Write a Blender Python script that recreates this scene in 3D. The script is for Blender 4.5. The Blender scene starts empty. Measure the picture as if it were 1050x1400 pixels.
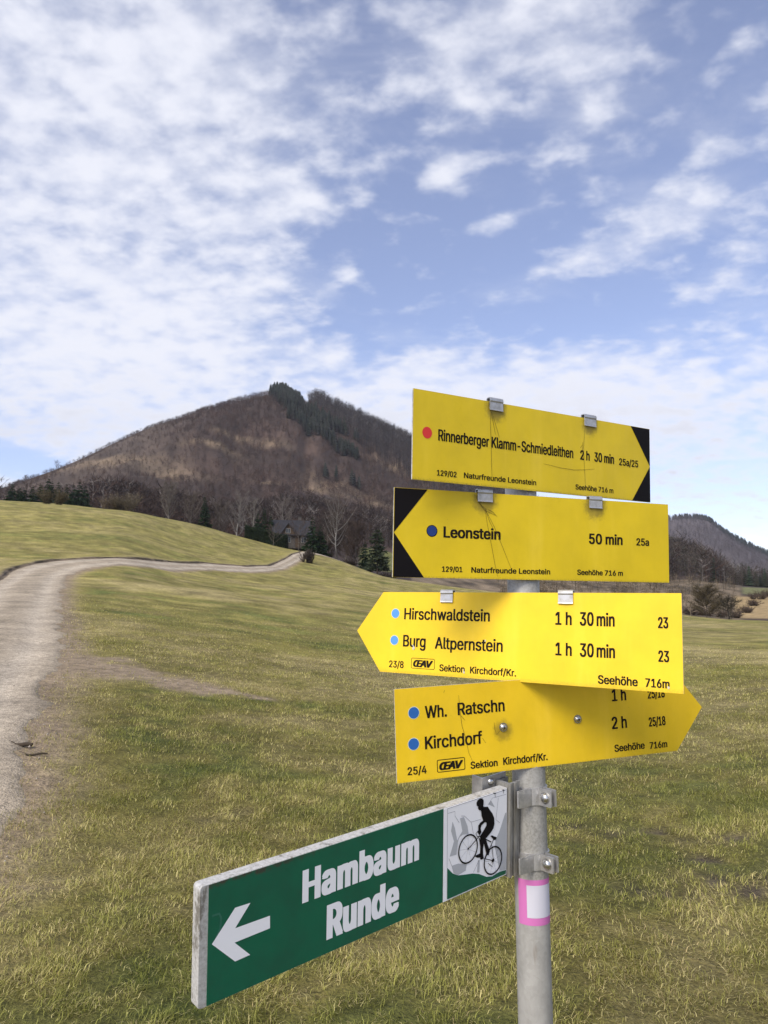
import bpy, math, random
import numpy as np

# ------------------------------------------------------------------ camera, sky, sun, exposure
scene = bpy.context.scene
COL = scene.collection
EYE = 1.6
PITCH = math.radians(7.5)
FPX, CX, CY = 1011.0, 525.0, 700.0          # focal length and centre, in pixels of the 1050 x 1400 picture
cam_data = bpy.data.cameras.new('camera')
cam_data.sensor_fit = 'VERTICAL'
cam_data.sensor_height = 24.0
cam_data.lens = FPX / 1400.0 * 24.0
cam_data.clip_start = 0.05
cam_data.clip_end = 20000
cam = bpy.data.objects.new('camera', cam_data)
cam.location = (0, 0, EYE)
cam.rotation_euler = (math.radians(90) + PITCH, 0, 0)
COL.objects.link(cam)
scene.camera = cam

vs = scene.view_settings
vs.view_transform = 'Standard'
vs.look = 'None'
vs.gamma = 1
vs.use_curve_mapping = False
vs.exposure = 0.70

SUN_EL = math.radians(42)
SUN_H = (-0.56, -0.83)
SKY_STRENGTH = 0.10
sun_data = bpy.data.lights.new('sun', 'SUN')
sun_data.energy = 2.5
sun_data.angle = math.radians(26)
sun_data.color = (1.0, 0.93, 0.80)
sun = bpy.data.objects.new('sun', sun_data)
sd = np.array([SUN_H[0] * math.cos(SUN_EL), SUN_H[1] * math.cos(SUN_EL), math.sin(SUN_EL)])
from mathutils import Vector
from mathutils.geometry import delaunay_2d_cdt
sun.rotation_euler = Vector(sd).to_track_quat('Z', 'Y').to_euler()
sun.location = (-20, -15, 30)
COL.objects.link(sun)


class NT:
    """short-hand for building node trees"""
    def __init__(self, tree):
        self.t = tree
        self.n = tree.nodes
        self.n.clear()

    def new(self, kind, **kw):
        nd = self.n.new(kind)
        for k, v in kw.items():
            setattr(nd, k, v)
        return nd

    def put(self, sock, v):
        if hasattr(v, 'is_linked') or isinstance(v, bpy.types.NodeSocket):
            self.t.links.new(v, sock)
        else:
            sock.default_value = v

    def m(self, op, a, b=0.0, c=0.0, clamp=False):
        nd = self.new('ShaderNodeMath', operation=op, use_clamp=clamp)
        self.put(nd.inputs[0], a)
        self.put(nd.inputs[1], b)
        if len(nd.inputs) > 2:
            self.put(nd.inputs[2], c)
        return nd.outputs[0]

    def noise(self, vec, scale, detail=4.0, rough=0.55, dist=0.0, lac=2.0):
        nd = self.new('ShaderNodeTexNoise')
        if vec is not None:
            self.t.links.new(vec, nd.inputs['Vector'])
        nd.inputs['Scale'].default_value = scale
        nd.inputs['Detail'].default_value = detail
        nd.inputs['Roughness'].default_value = rough
        nd.inputs['Lacunarity'].default_value = lac
        nd.inputs['Distortion'].default_value = dist
        return nd.outputs['Fac']

    def ramp(self, fac, lo, hi, a=0.0, b=1.0, smooth=True):
        nd = self.new('ShaderNodeMapRange')
        nd.interpolation_type = 'SMOOTHSTEP' if smooth else 'LINEAR'
        self.put(nd.inputs['Value'], fac)
        nd.inputs['From Min'].default_value = lo
        nd.inputs['From Max'].default_value = hi
        nd.inputs['To Min'].default_value = a
        nd.inputs['To Max'].default_value = b
        return nd.outputs['Result']

    def mix(self, fac, a, b, mode='MIX'):
        nd = self.new('ShaderNodeMix', data_type='RGBA', blend_type=mode)
        self.put(nd.inputs['Factor'], fac)
        for s, v in ((nd.inputs[6], a), (nd.inputs[7], b)):
            if isinstance(v, tuple):
                s.default_value = (*v, 1.0) if len(v) == 3 else v
            else:
                self.t.links.new(v, s)
        return nd.outputs[2]

    def mapping(self, vec, scale=(1, 1, 1), loc=(0, 0, 0), rot=(0, 0, 0)):
        nd = self.new('ShaderNodeMapping')
        self.t.links.new(vec, nd.inputs['Vector'])
        nd.inputs['Scale'].default_value = scale
        nd.inputs['Location'].default_value = loc
        nd.inputs['Rotation'].default_value = rot
        return nd.outputs['Vector']


def sky_world():
    w = bpy.data.worlds.new('World')
    scene.world = w
    w.use_nodes = True
    N = NT(w.node_tree)
    out = N.new('ShaderNodeOutputWorld')
    bg = N.new('ShaderNodeBackground')
    bg.inputs['Strength'].default_value = SKY_STRENGTH
    N.t.links.new(bg.outputs[0], out.inputs['Surface'])
    sky = N.new('ShaderNodeTexSky', sky_type='NISHITA')
    sky.sun_disc = False
    sky.sun_elevation = SUN_EL
    sky.sun_rotation = math.atan2(SUN_H[0], SUN_H[1])
    sky.altitude = 700
    sky.air_density = 1.0
    sky.dust_density = 0.4
    sky.ozone_density = 1.3
    tc = N.new('ShaderNodeTexCoord')
    sep = N.new('ShaderNodeSeparateXYZ')
    N.t.links.new(tc.outputs['Generated'], sep.inputs[0])
    x, y, z = sep.outputs
    zc = N.m('MAXIMUM', z, 0.0)
    den = N.m('ADD', zc, 0.24)
    comb = N.new('ShaderNodeCombineXYZ')
    N.put(comb.inputs[0], N.m('DIVIDE', x, den))
    N.put(comb.inputs[1], N.m('DIVIDE', y, den))
    p = comb.outputs[0]
    az = N.m('MULTIPLY', N.m('ARCTAN2', x, y), 57.29578)
    el = N.m('MULTIPLY', N.m('ARCSINE', z), 57.29578)
    # where cloud banks lie: azimuth, elevation, half widths (degrees), tilt, weight
    blobs = [(-27, 31, 14, 14, 0.0, 0.19), (-15, 21, 10, 5, 0.3, 0.12), (-24, 16, 15, 6, 0.0, 0.13),
             (-8.5, 29.5, 4.0, 2.6, 0.6, 0.10), (-14, 39, 10, 7, 0.0, 0.10), (-15, 33, 7, 7, 0.0, 0.06),
             (8, 16.0, 15, 3.8, 0.0, 0.20), (22, 14.0, 12, 4.2, 0.0, 0.17), (-4, 12.5, 14, 3.2, 0.0, 0.20), (3, 18.6, 5.5, 1.0, 0.33, 0.11),
             (10, 40, 8, 4.5, 0.2, 0.14), (17, 37, 4, 6, 0.8, 0.12), (7, 38.5, 3, 5, 0.5, 0.06), (22, 27.5, 6, 2.0, 0.3, 0.17), (15.5, 25.8, 2.5, 0.9, 0.1, 0.12),
             (5.5, 32.3, 2.6, 1.3, 0.2, 0.16), (8.8, 28.4, 1.9, 0.8, 0.1, 0.17), (-6, 30.3, 1.8, 0.9, -0.15, 0.15),
             (-4.3, 19.4, 1.7, 0.8, 0, 0.18), (-4.8, 24.0, 1.5, 0.9, 0, 0.12), (-3.0, 25.3, 1.1, 0.7, 0, 0.12), (13, 25.2, 2.4, 0.6, 0.1, 0.13), (10, 23.3, 4.5, 0.7, -0.05, 0.12),
             (26, 23, 4, 1.4, 0.3, 0.12), (-24, 9.4, 6, 1.1, -0.32, -0.34), (6, 27, 8, 7, 0.0, -0.09),
             (16, 21.6, 9, 2.0, 0.0, -0.10), (-3, 23, 3.5, 5, 0, -0.07), (4.5, 15.3, 2.2, 0.9, -0.4, -0.12),
             (-8, 8.5, 24, 3.0, 0.0, 0.20), (26, 7.5, 9, 3.0, 0, 0.02), (-28, 7.0, 5, 1.2, -0.2, 0.34)]
    bias = -0.072
    for a0, e0, sa, se, tl, wt in blobs:
        da = N.m('SUBTRACT', az, a0)
        de = N.m('SUBTRACT', N.m('SUBTRACT', el, e0), N.m('MULTIPLY', da, tl))
        q = N.m('ADD', N.m('POWER', N.m('ABSOLUTE', N.m('DIVIDE', da, sa)), 2.0),
                N.m('POWER', N.m('ABSOLUTE', N.m('DIVIDE', de, se)), 2.0))
        g = N.m('MULTIPLY', N.m('EXPONENT', N.m('MULTIPLY', q, -1.0)), wt)
        bias = N.m('ADD', bias, g)
    pw = N.mapping(p, scale=(1.0, 1.2, 1), rot=(0, 0, math.radians(25)))
    n1 = N.noise(pw, 14.0, 4.5, 0.5, 0.1)          # the puffs
    n2 = N.noise(N.mapping(p, loc=(7.3, 2.1, 0)), 2.4, 5.0, 0.55, 0.3)
    n3 = N.noise(N.mapping(p, scale=(1, 1.3, 1), loc=(1.3, 5.1, 3), rot=(0, 0, 0.6)), 27.0, 3.0, 0.5, 0.2)
    wisp = N.noise(N.mapping(p, scale=(0.8, 1.4, 1), loc=(3.3, 1.1, 6), rot=(0, 0, -0.5)), 4.5, 8.0, 0.62, 0.5)
    dens = N.m('ADD', N.m('ADD', N.m('MULTIPLY', n1, 0.70), N.m('MULTIPLY', n2, 0.20)), N.m('MULTIPLY', n3, 0.10))
    dens = N.m('ADD', dens, bias)
    cover = N.m('MULTIPLY', N.ramp(dens, 0.405, 0.745), 0.92)
    veil = N.ramp(N.m('ADD', N.m('MULTIPLY', wisp, 0.8), N.m('MULTIPLY', bias, 1.5)), 0.24, 0.86, 0.09, 0.58)
    cover = N.m('SUBTRACT', 1.0, N.m('MULTIPLY', N.m('SUBTRACT', 1.0, cover), N.m('SUBTRACT', 1.0, veil)))
    # thick middles of the far banks are greyer than their lit rims
    thick = N.ramp(N.m('ADD', dens, N.m('MULTIPLY', n2, 0.25)), 0.66, 0.98)
    low = N.ramp(el, 19.0, 9.0)
    grey = N.m('MULTIPLY', thick, N.m('ADD', N.m('MULTIPLY', low, 0.62), 0.10))
    white = N.mix(grey, (5.75, 5.85, 6.4), (4.0, 4.05, 4.6))
    blue = N.mix(1.0, sky.outputs[0], (1.28, 1.12, 1.20), 'MULTIPLY')
    # cloud towards the sun, out of view, is brightened to add soft directional light
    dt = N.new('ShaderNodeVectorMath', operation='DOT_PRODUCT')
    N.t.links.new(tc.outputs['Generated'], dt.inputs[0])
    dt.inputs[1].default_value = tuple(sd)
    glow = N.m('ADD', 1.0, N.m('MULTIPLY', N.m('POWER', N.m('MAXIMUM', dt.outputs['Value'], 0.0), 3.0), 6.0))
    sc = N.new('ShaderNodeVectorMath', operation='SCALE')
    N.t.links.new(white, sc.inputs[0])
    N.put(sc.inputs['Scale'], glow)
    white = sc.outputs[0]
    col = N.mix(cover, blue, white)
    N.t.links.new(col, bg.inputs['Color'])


sky_world()

# ------------------------------------------------------------------ small numeric helpers
rng = np.random.default_rng(7)
random.seed(7)
SP, CP = math.sin(PITCH), math.cos(PITCH)


def ray(px, py):
    """direction of a picture point, from the eye, in world axes"""
    u, v = (px - CX) / FPX, (py - CY) / FPX
    return np.array([u, SP * v + CP, -CP * v + SP])


def tan_el(px, py):
    r = ray(px, py)
    return r[2] / math.hypot(r[0], r[1])


def az_of(px, py=820):
    r = ray(px, py)
    return math.atan2(r[0], r[1])


def _hash(ix, iy, seed):
    h = (ix.astype(np.int64) * 374761393 + iy.astype(np.int64) * 668265263 + seed * 974634777) & 0xFFFFFFFF
    h = ((h ^ (h >> 13)) * 1274126177) & 0xFFFFFFFF
    return ((h ^ (h >> 16)) & 0xFFFF) / 65535.0


def vnoise(x, y, seed=0):
    x = np.asarray(x, float); y = np.asarray(y, float)
    ix, iy = np.floor(x), np.floor(y)
    fx, fy = x - ix, y - iy
    fx = fx * fx * (3 - 2 * fx); fy = fy * fy * (3 - 2 * fy)
    a = _hash(ix, iy, seed); b = _hash(ix + 1, iy, seed)
    c = _hash(ix, iy + 1, seed); d = _hash(ix + 1, iy + 1, seed)
    return (a + (b - a) * fx) * (1 - fy) + (c + (d - c) * fx) * fy


def fbm(x, y, seed=0, oct=4, gain=0.5):
    s, a, t = 0.0, 1.0, 0.0
    for o in range(oct):
        s = s + a * vnoise(x * 2 ** o + 17.3 * o, y * 2 ** o - 9.1 * o, seed + o)
        t += a
        a *= gain
    return s / t


def sstep(a, b, x):
    t = np.clip((np.asarray(x, float) - a) / (b - a), 0, 1)
    return t * t * (3 - 2 * t)


def pchip(xk, yk, x):
    """monotone cubic through (xk, yk); yk may have extra trailing axes"""
    xk = np.asarray(xk, float); yk = np.asarray(yk, float)
    h = np.diff(xk)
    hs = h.reshape(-1, *([1] * (yk.ndim - 1)))
    d = np.diff(yk, axis=0) / hs
    m = np.zeros_like(yk)
    m[0], m[-1] = d[0], d[-1]
    for i in range(1, len(xk) - 1):
        w1, w2 = 2 * h[i] + h[i - 1], h[i] + 2 * h[i - 1]
        same = d[i - 1] * d[i] > 0
        den = np.where(same, w1 / np.where(same, d[i - 1], 1) + w2 / np.where(same, d[i], 1), 1)
        m[i] = np.where(same, (w1 + w2) / den, 0)
    x = np.clip(x, xk[0], xk[-1])
    i = np.clip(np.searchsorted(xk, x) - 1, 0, len(xk) - 2)
    sh = lambda a: a.reshape(-1, *([1] * (yk.ndim - 1)))
    t = sh((x - xk[i]) / h[i]); hh = sh(h[i])
    return ((1 + 2 * t) * (1 - t) ** 2 * yk[i] + t * (1 - t) ** 2 * hh * m[i]
            + t * t * (3 - 2 * t) * yk[i + 1] + t * t * (t - 1) * hh * m[i + 1])


# ------------------------------------------------------------------ mesh helpers
def tag(o, label=None, cat=None, group=None, kind=None):
    if label: o['label'] = label
    if cat: o['category'] = cat
    if group: o['group'] = group
    if kind: o['kind'] = kind
    return o


def empty(name, loc=(0, 0, 0)):
    o = bpy.data.objects.new(name, None)
    o.empty_display_size = 0.1
    o.location = loc
    COL.objects.link(o)
    return o


def mesh_obj(name, verts, faces, mat=None, parent=None, smooth=False, col=None):
    """verts (N,3); faces (M,3|4) array or list of tuples; col (N,3) base colour per vertex"""
    me = bpy.data.meshes.new(name)
    verts = np.asarray(verts, np.float32)
    if isinstance(faces, np.ndarray):
        k = faces.shape[1]
        me.vertices.add(len(verts))
        me.vertices.foreach_set('co', verts.ravel())
        me.loops.add(faces.size)
        me.loops.foreach_set('vertex_index', faces.astype(np.int32).ravel())
        me.polygons.add(len(faces))
        me.polygons.foreach_set('loop_start', np.arange(0, faces.size, k, dtype=np.int32))
        me.polygons.foreach_set('loop_total', np.full(len(faces), k, np.int32))
        me.update(calc_edges=True)
    else:
        me.from_pydata([tuple(map(float, v)) for v in verts], [], [tuple(map(int, f)) for f in faces])
        me.update()
    if smooth:
        me.polygons.foreach_set('use_smooth', np.ones(len(me.polygons), bool))
    if col is not None:
        a = me.color_attributes.new('Col', 'FLOAT_COLOR', 'POINT')
        c = np.ones((len(verts), 4), np.float32)
        c[:, :3] = col
        a.data.foreach_set('color', c.ravel())
    if mat is not None:
        me.materials.append(mat)
    o = bpy.data.objects.new(name, me)
    COL.objects.link(o)
    if parent is not None:
        o.parent = parent
    return o


class MB:
    def __init__(self):
        self.v, self.f = [], []

    def add(self, v, f):
        b = len(self.v)
        self.v += [tuple(p) for p in v]
        self.f += [tuple(i + b for i in q) for q in f]
        return self

    def prism(self, poly, y0, y1):
        """poly of (x,z) pairs, counter-clockwise seen from -Y, extruded from y0 (front) to y1 (back)"""
        n = len(poly)
        v = [(x, y0, z) for x, z in poly] + [(x, y1, z) for x, z in poly]
        f = [tuple(range(n)), tuple(range(2 * n - 1, n - 1, -1))]
        f += [(i, i + n, (i + 1) % n + n, (i + 1) % n) for i in range(n)]
        return self.add(v, f)

    def sheet(self, poly, y):
        return self.add([(x, y, z) for x, z in poly], [tuple(range(len(poly)))])

    def box(self, x0, x1, y0, y1, z0, z1, bev=0.0):
        if bev:
            b = bev
            p = [(x0 + b, z0), (x1 - b, z0), (x1, z0 + b), (x1, z1 - b), (x1 - b, z1), (x0 + b, z1), (x0, z1 - b), (x0, z0 + b)]
            return self.prism(p, y0, y1)
        return self.prism([(x0, z0), (x1, z0), (x1, z1), (x0, z1)], y0, y1)

    def disc(self, x, z, r, y, n=28, rz=None):
        rz = rz or r
        return self.sheet([(x + r * math.cos(6.28318 * i / n), z + rz * math.sin(6.28318 * i / n)) for i in range(n)], y)

    def ring(self, x, z, r0, r1, y, n=40):
        v, f = [], []
        for i in range(n):
            c, s = math.cos(6.28318 * i / n), math.sin(6.28318 * i / n)
            v += [(x + r0 * c, y, z + r0 * s), (x + r1 * c, y, z + r1 * s)]
            j = (i + 1) % n
            f.append((2 * i, 2 * i + 1, 2 * j + 1, 2 * j))
        return self.add(v, f)

    def line(self, pts, w, y):
        """flat ribbon along (x,z) points"""
        pts = [np.array(p, float) for p in pts]
        v, f = [], []
        for i, p in enumerate(pts):
            d = pts[min(i + 1, len(pts) - 1)] - pts[max(i - 1, 0)]
            d = d / (np.linalg.norm(d) + 1e-9)
            ww = w[i] if isinstance(w, (list, tuple)) else w
            n = np.array([-d[1], d[0]]) * ww / 2
            v += [(p[0] + n[0], y, p[1] + n[1]), (p[0] - n[0], y, p[1] - n[1])]
            if i:
                f.append((2 * i - 2, 2 * i - 1, 2 * i + 1, 2 * i))
        return self.add(v, f)

    def dome(self, x, z, r, y, h, n=20, m=5):
        """a bolt head bulging towards -Y"""
        v, f = [], []
        for k in range(m):
            a = k / (m - 1) * math.pi / 2
            for i in range(n):
                t = 6.28318 * i / n
                v.append((x + r * math.cos(a) * math.cos(t), y - h * math.sin(a), z + r * math.cos(a) * math.sin(t)))
        for k in range(m - 1):
            for i in range(n):
                j = (i + 1) % n
                f.append((k * n + i, k * n + j, (k + 1) * n + j, (k + 1) * n + i))
        return self.add(v, f)

    def cyl_y(self, x, z, r, y0, y1, n=20):
        return self.prism([(x + r * math.cos(6.28318 * i / n), z + r * math.sin(6.28318 * i / n)) for i in range(n)], y0, y1)

    def build(self, name, mat, parent=None, smooth=False):
        return mesh_obj(name, self.v, self.f, mat, parent, smooth)


def auto_smooth(o, deg=40):
    me = o.data
    me.polygons.foreach_set('use_smooth', np.ones(len(me.polygons), bool))
    me.set_sharp_from_angle(angle=math.radians(deg))
    return o


def tube(path, radii, sides):
    """tapered tube -> verts, tris"""
    path = np.asarray(path, float)
    n = len(path)
    d = np.gradient(path, axis=0)
    d /= np.linalg.norm(d, axis=1)[:, None] + 1e-9
    ref = np.where(np.abs(d[:, 2:3]) > 0.9, np.array([[1.0, 0, 0]]), np.array([[0, 0, 1.0]]))
    a = np.cross(d, ref); a /= np.linalg.norm(a, axis=1)[:, None] + 1e-9
    b = np.cross(d, a)
    t = np.arange(sides) * 2 * np.pi / sides
    v = path[:, None, :] + np.asarray(radii)[:, None, None] * (a[:, None, :] * np.cos(t)[None, :, None] + b[:, None, :] * np.sin(t)[None, :, None])
    v = v.reshape(-1, 3)
    i = np.arange(n - 1)[:, None] * sides + np.arange(sides)[None, :]
    j = np.arange(n - 1)[:, None] * sides + (np.arange(sides)[None, :] + 1) % sides
    f = np.concatenate([np.stack([i, j, j + sides], -1).reshape(-1, 3), np.stack([i, j + sides, i + sides], -1).reshape(-1, 3)])
    return v, f


class Soup:
    """collects triangles in numpy form"""
    def __init__(self):
        self.V, self.F, self.C, self.n = [], [], [], 0

    def add(self, v, f, c=None):
        self.V.append(np.asarray(v, float)); self.F.append(np.asarray(f, int) + self.n)
        if c is not None:
            self.C.append(np.broadcast_to(np.asarray(c, float), (len(v), 3)))
        self.n += len(v)

    def build(self, name, mat, parent=None, smooth=False):
        return mesh_obj(name, np.concatenate(self.V), np.concatenate(self.F), mat, parent, smooth,
                        np.concatenate(self.C) if self.C else None)


# ------------------------------------------------------------------ materials
MATS = {}


def material(name, base=(0.5, 0.5, 0.5), rough=0.6, metal=0.0, spec=0.5, fn=None):
    if name in MATS:
        return MATS[name]
    m = bpy.data.materials.new(name)
    m.use_nodes = True
    N = NT(m.node_tree)
    out = N.new('ShaderNodeOutputMaterial')
    b = N.new('ShaderNodeBsdfPrincipled')
    N.t.links.new(b.outputs[0], out.inputs['Surface'])
    b.inputs['Base Color'].default_value = (*base, 1)
    b.inputs['Roughness'].default_value = rough
    b.inputs['Metallic'].default_value = metal
    b.inputs['Specular IOR Level'].default_value = spec
    if fn:
        fn(N, b)
    MATS[name] = m
    return m


def obj_co(N):
    return N.new('ShaderNodeTexCoord').outputs['Object']


def bump(N, b, height, strength, dist):
    nd = N.new('ShaderNodeBump')
    nd.inputs['Strength'].default_value = strength
    nd.inputs['Distance'].default_value = dist
    N.put(nd.inputs['Height'], height)
    N.t.links.new(nd.outputs[0], b.inputs['Normal'])


def vcol(N):
    nd = N.new('ShaderNodeVertexColor')
    nd.layer_name = 'Col'
    return nd.outputs['Color']


def sign_paint(name, base, dirt=1.0, clips=()):
    def fn(N, b):
        co = obj_co(N)
        sep = N.new('ShaderNodeSeparateXYZ')
        N.t.links.new(co, sep.inputs[0])
        z = sep.outputs[2]
        big = N.noise(co, 9.0, 4.0, 0.6)
        fine = N.noise(co, 330.0, 5.0, 0.7)
        fine2 = N.noise(N.mapping(co, scale=(1, 1, 0.25)), 55.0, 5.0, 0.65)
        c = N.mix(N.ramp(big, 0.3, 0.75), base, tuple(x * 0.86 for x in base))
        # grime creeping up from the lower edge and along the upper one
        lowe = N.ramp(z, -0.143, -0.159)
        upe = N.ramp(z, -0.0055, -0.0005)
        edge = N.m('MAXIMUM', lowe, N.m('MULTIPLY', upe, 0.7))
        g = N.m('MULTIPLY', N.ramp(N.m('ADD', N.m('MULTIPLY', fine, 0.5), N.m('MULTIPLY', edge, 0.34)), 0.46, 0.74), dirt)
        # specks and runs
        sp = N.m('MULTIPLY', N.ramp(N.noise(co, 85.0, 2.0, 0.5), 0.72, 0.78), 0.45 * dirt)
        st = N.m('MULTIPLY', N.ramp(fine2, 0.64, 0.84), 0.22 * dirt)
        c = N.mix(N.m('MAXIMUM', sp, st), c, (0.20, 0.15, 0.02))
        c = N.mix(N.m('MULTIPLY', g, 0.9), c, (0.055, 0.052, 0.020))
        # a dark ragged smudge round the clips, grime round the bolts
        for u, v, r in clips:
            cb = N.new('ShaderNodeVectorMath', operation='DISTANCE')
            N.t.links.new(co, cb.inputs[0])
            cb.inputs[1].default_value = (u, 0, v)
            d = N.m('SUBTRACT', cb.outputs['Value'], N.m('MULTIPLY', N.noise(co, 120.0, 4.0, 0.7), r * 0.9))
            k = N.ramp(d, r * 0.75, r * 0.05)
            c = N.mix(N.m('MULTIPLY', k, 0.65 * dirt), c, (0.07, 0.055, 0.018))
        # sun bleaching and water streaks
        bl = N.noise(N.mapping(co, scale=(1, 1, 0.12), loc=(3, 0, 1)), 26.0, 4.0, 0.6)
        c = N.mix(N.ramp(bl, 0.50, 0.80, 0.0, 0.26), c, tuple(min(1, x * 1.15 + 0.05) for x in base))
        c = N.mix(N.ramp(bl, 0.45, 0.20, 0.0, 0.22), c, tuple(x * 0.72 for x in base))
        N.t.links.new(c, b.inputs['Base Color'])
        b.inputs['Roughness'].default_value = 0.42
        N.put(b.inputs['Roughness'], N.ramp(fine2, 0.3, 0.8, 0.36, 0.6))
        bump(N, b, big, 0.25, 0.004)
    return material(name, base, 0.42, 0, 0.35, fn)


def fn_alu(N, b):
    co = obj_co(N)
    n = N.noise(co, 60.0, 5.0, 0.65)
    n2 = N.noise(co, 300.0, 3.0, 0.6)
    c = N.mix(N.ramp(n, 0.35, 0.75), (0.52, 0.51, 0.50), (0.36, 0.35, 0.33))
    c = N.mix(N.ramp(n2, 0.62, 0.8), c, (0.13, 0.12, 0.10))
    N.t.links.new(c, b.inputs['Base Color'])
    N.put(b.inputs['Roughness'], N.ramp(n, 0.3, 0.8, 0.38, 0.6))


def fn_steel(N, b):
    co = obj_co(N)
    n = N.noise(N.mapping(co, scale=(1, 1, 0.4)), 38.0, 6.0, 0.65)
    n2 = N.noise(co, 240.0, 4.0, 0.7)
    sep = N.new('ShaderNodeSeparateXYZ')
    N.t.links.new(co, sep.inputs[0])
    stain = N.ramp(N.m('ADD', sep.outputs[2], N.m('MULTIPLY', n, 0.06)), 1.135, 1.165)      # older zinc above the sticker
    c = N.mix(N.ramp(n, 0.32, 0.72), (0.37, 0.355, 0.325), (0.28, 0.27, 0.245))
    c2 = N.mix(N.ramp(n2, 0.4, 0.62), (0.30, 0.29, 0.26), (0.15, 0.14, 0.12))
    c = N.mix(N.m('MULTIPLY', stain, N.ramp(n, 0.3, 0.7, 0.25, 0.85)), c, c2)
    c = N.mix(N.ramp(n2, 0.66, 0.8, 0, 0.5), c, (0.12, 0.11, 0.09))
    N.t.links.new(c, b.inputs['Base Color'])
    vo = N.new('ShaderNodeTexVoronoi')
    N.t.links.new(co, vo.inputs['Vector'])
    vo.inputs['Scale'].default_value = 150.0
    c = N.mix(0.22, c, N.mix(vo.outputs['Color'], (0.20, 0.195, 0.18), (0.42, 0.41, 0.39)))
    rs = N.ramp(N.noise(N.mapping(co, scale=(1, 1, 0.15), loc=(5, 1, 0)), 50.0, 4.0, 0.6), 0.66, 0.80, 0.0, 0.45)
    c = N.mix(rs, c, (0.17, 0.125, 0.085))
    N.t.links.new(c, b.inputs['Base Color'])
    bump(N, b, n2, 0.25, 0.0008)


def fn_edge(N, b):
    co = obj_co(N)
    n = N.noise(N.mapping(co, scale=(1, 1, 0.6)), 45.0, 6.0, 0.7)
    n2 = N.noise(co, 190.0, 5.0, 0.7)
    c = N.mix(N.ramp(n2, 0.35, 0.7), (0.46, 0.45, 0.43), (0.30, 0.29, 0.265))
    c = N.mix(N.ramp(n, 0.52, 0.66, 0, 0.9), c, (0.13, 0.118, 0.095))
    N.t.links.new(c, b.inputs['Base Color'])
    bump(N, b, n2, 0.3, 0.0008)


def fn_green(N, b):
    co = obj_co(N)
    n = N.noise(co, 14.0, 4.0, 0.6)
    n2 = N.noise(co, 70.0, 5.0, 0.7)
    sep = N.new('ShaderNodeSeparateXYZ')
    N.t.links.new(co, sep.inputs[0])
    c = N.mix(N.ramp(n, 0.35, 0.7), (0.006, 0.105, 0.055), (0.009, 0.085, 0.048))
    up = N.ramp(sep.outputs[2], -0.016, -0.001)
    d = N.m('MULTIPLY', N.ramp(N.m('ADD', N.m('MULTIPLY', n2, 0.62), N.m('MULTIPLY', up, 0.28)), 0.50, 0.64), N.ramp(sep.outputs[0], 0.26, 0.05))
    c = N.mix(N.m('MULTIPLY', d, 0.85), c, (0.05, 0.035, 0.028))
    N.t.links.new(c, b.inputs['Base Color'])
    N.put(b.inputs['Roughness'], N.ramp(n2, 0.3, 0.7, 0.33, 0.5))


YELLOW_OLD = (0.67, 0.485, 0.008)
YELLOW_NEW = (0.82, 0.545, 0.014)
M_ALU = material('aluminium', (0.5, 0.5, 0.5), 0.45, 0.75, 0.5, fn_alu)
M_STEEL = material('galvanised_steel', (0.4, 0.4, 0.4), 0.5, 0.15, 0.5, fn_steel)
M_EDGE = material('dirty_white_metal', (0.6, 0.6, 0.6), 0.55, 0.0, 0.4, fn_edge)
M_GREEN = material('green_sheet', (0.008, 0.09, 0.05), 0.4, 0, 0.35, fn_green)
M_BLACK = material('black_print', (0.010, 0.007, 0.006), 0.6, 0, 0.12)
M_BLACKSHEET = material('black_sheet', (0.006, 0.005, 0.006), 0.6, 0, 0.10)
M_WHITE = material('white_print', (0.78, 0.78, 0.80), 0.45, 0, 0.35)
M_RED = material('red_print', (0.60, 0.035, 0.03), 0.5, 0, 0.3)
M_NAVY = material('navy_print', (0.012, 0.035, 0.16), 0.5, 0, 0.3)
M_BLUE = material('blue_print', (0.020, 0.105, 0.34), 0.5, 0, 0.3)
M_LBLUE = material('light_blue_print', (0.085, 0.27, 0.60), 0.5, 0, 0.3)
M_RIM = material('pale_rim_print', (0.55, 0.60, 0.42), 0.5, 0, 0.3)
M_GREY = material('grey_print', (0.40, 0.41, 0.43), 0.5, 0, 0.3)
M_SCR = material('scratch_grime', (0.055, 0.04, 0.012), 0.8, 0, 0.2)
M_BARE = material('bare_scar', (0.50, 0.47, 0.38), 0.6, 0, 0.3)
M_PINK = material('pink_print', (0.50, 0.14, 0.36), 0.5, 0, 0.35)
M_CHROME = material('bolt_steel', (0.50, 0.49, 0.47), 0.25, 0.95, 0.5)
M_RUB = material('worn_green', (0.03, 0.13, 0.085), 0.6, 0, 0.3)

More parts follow.
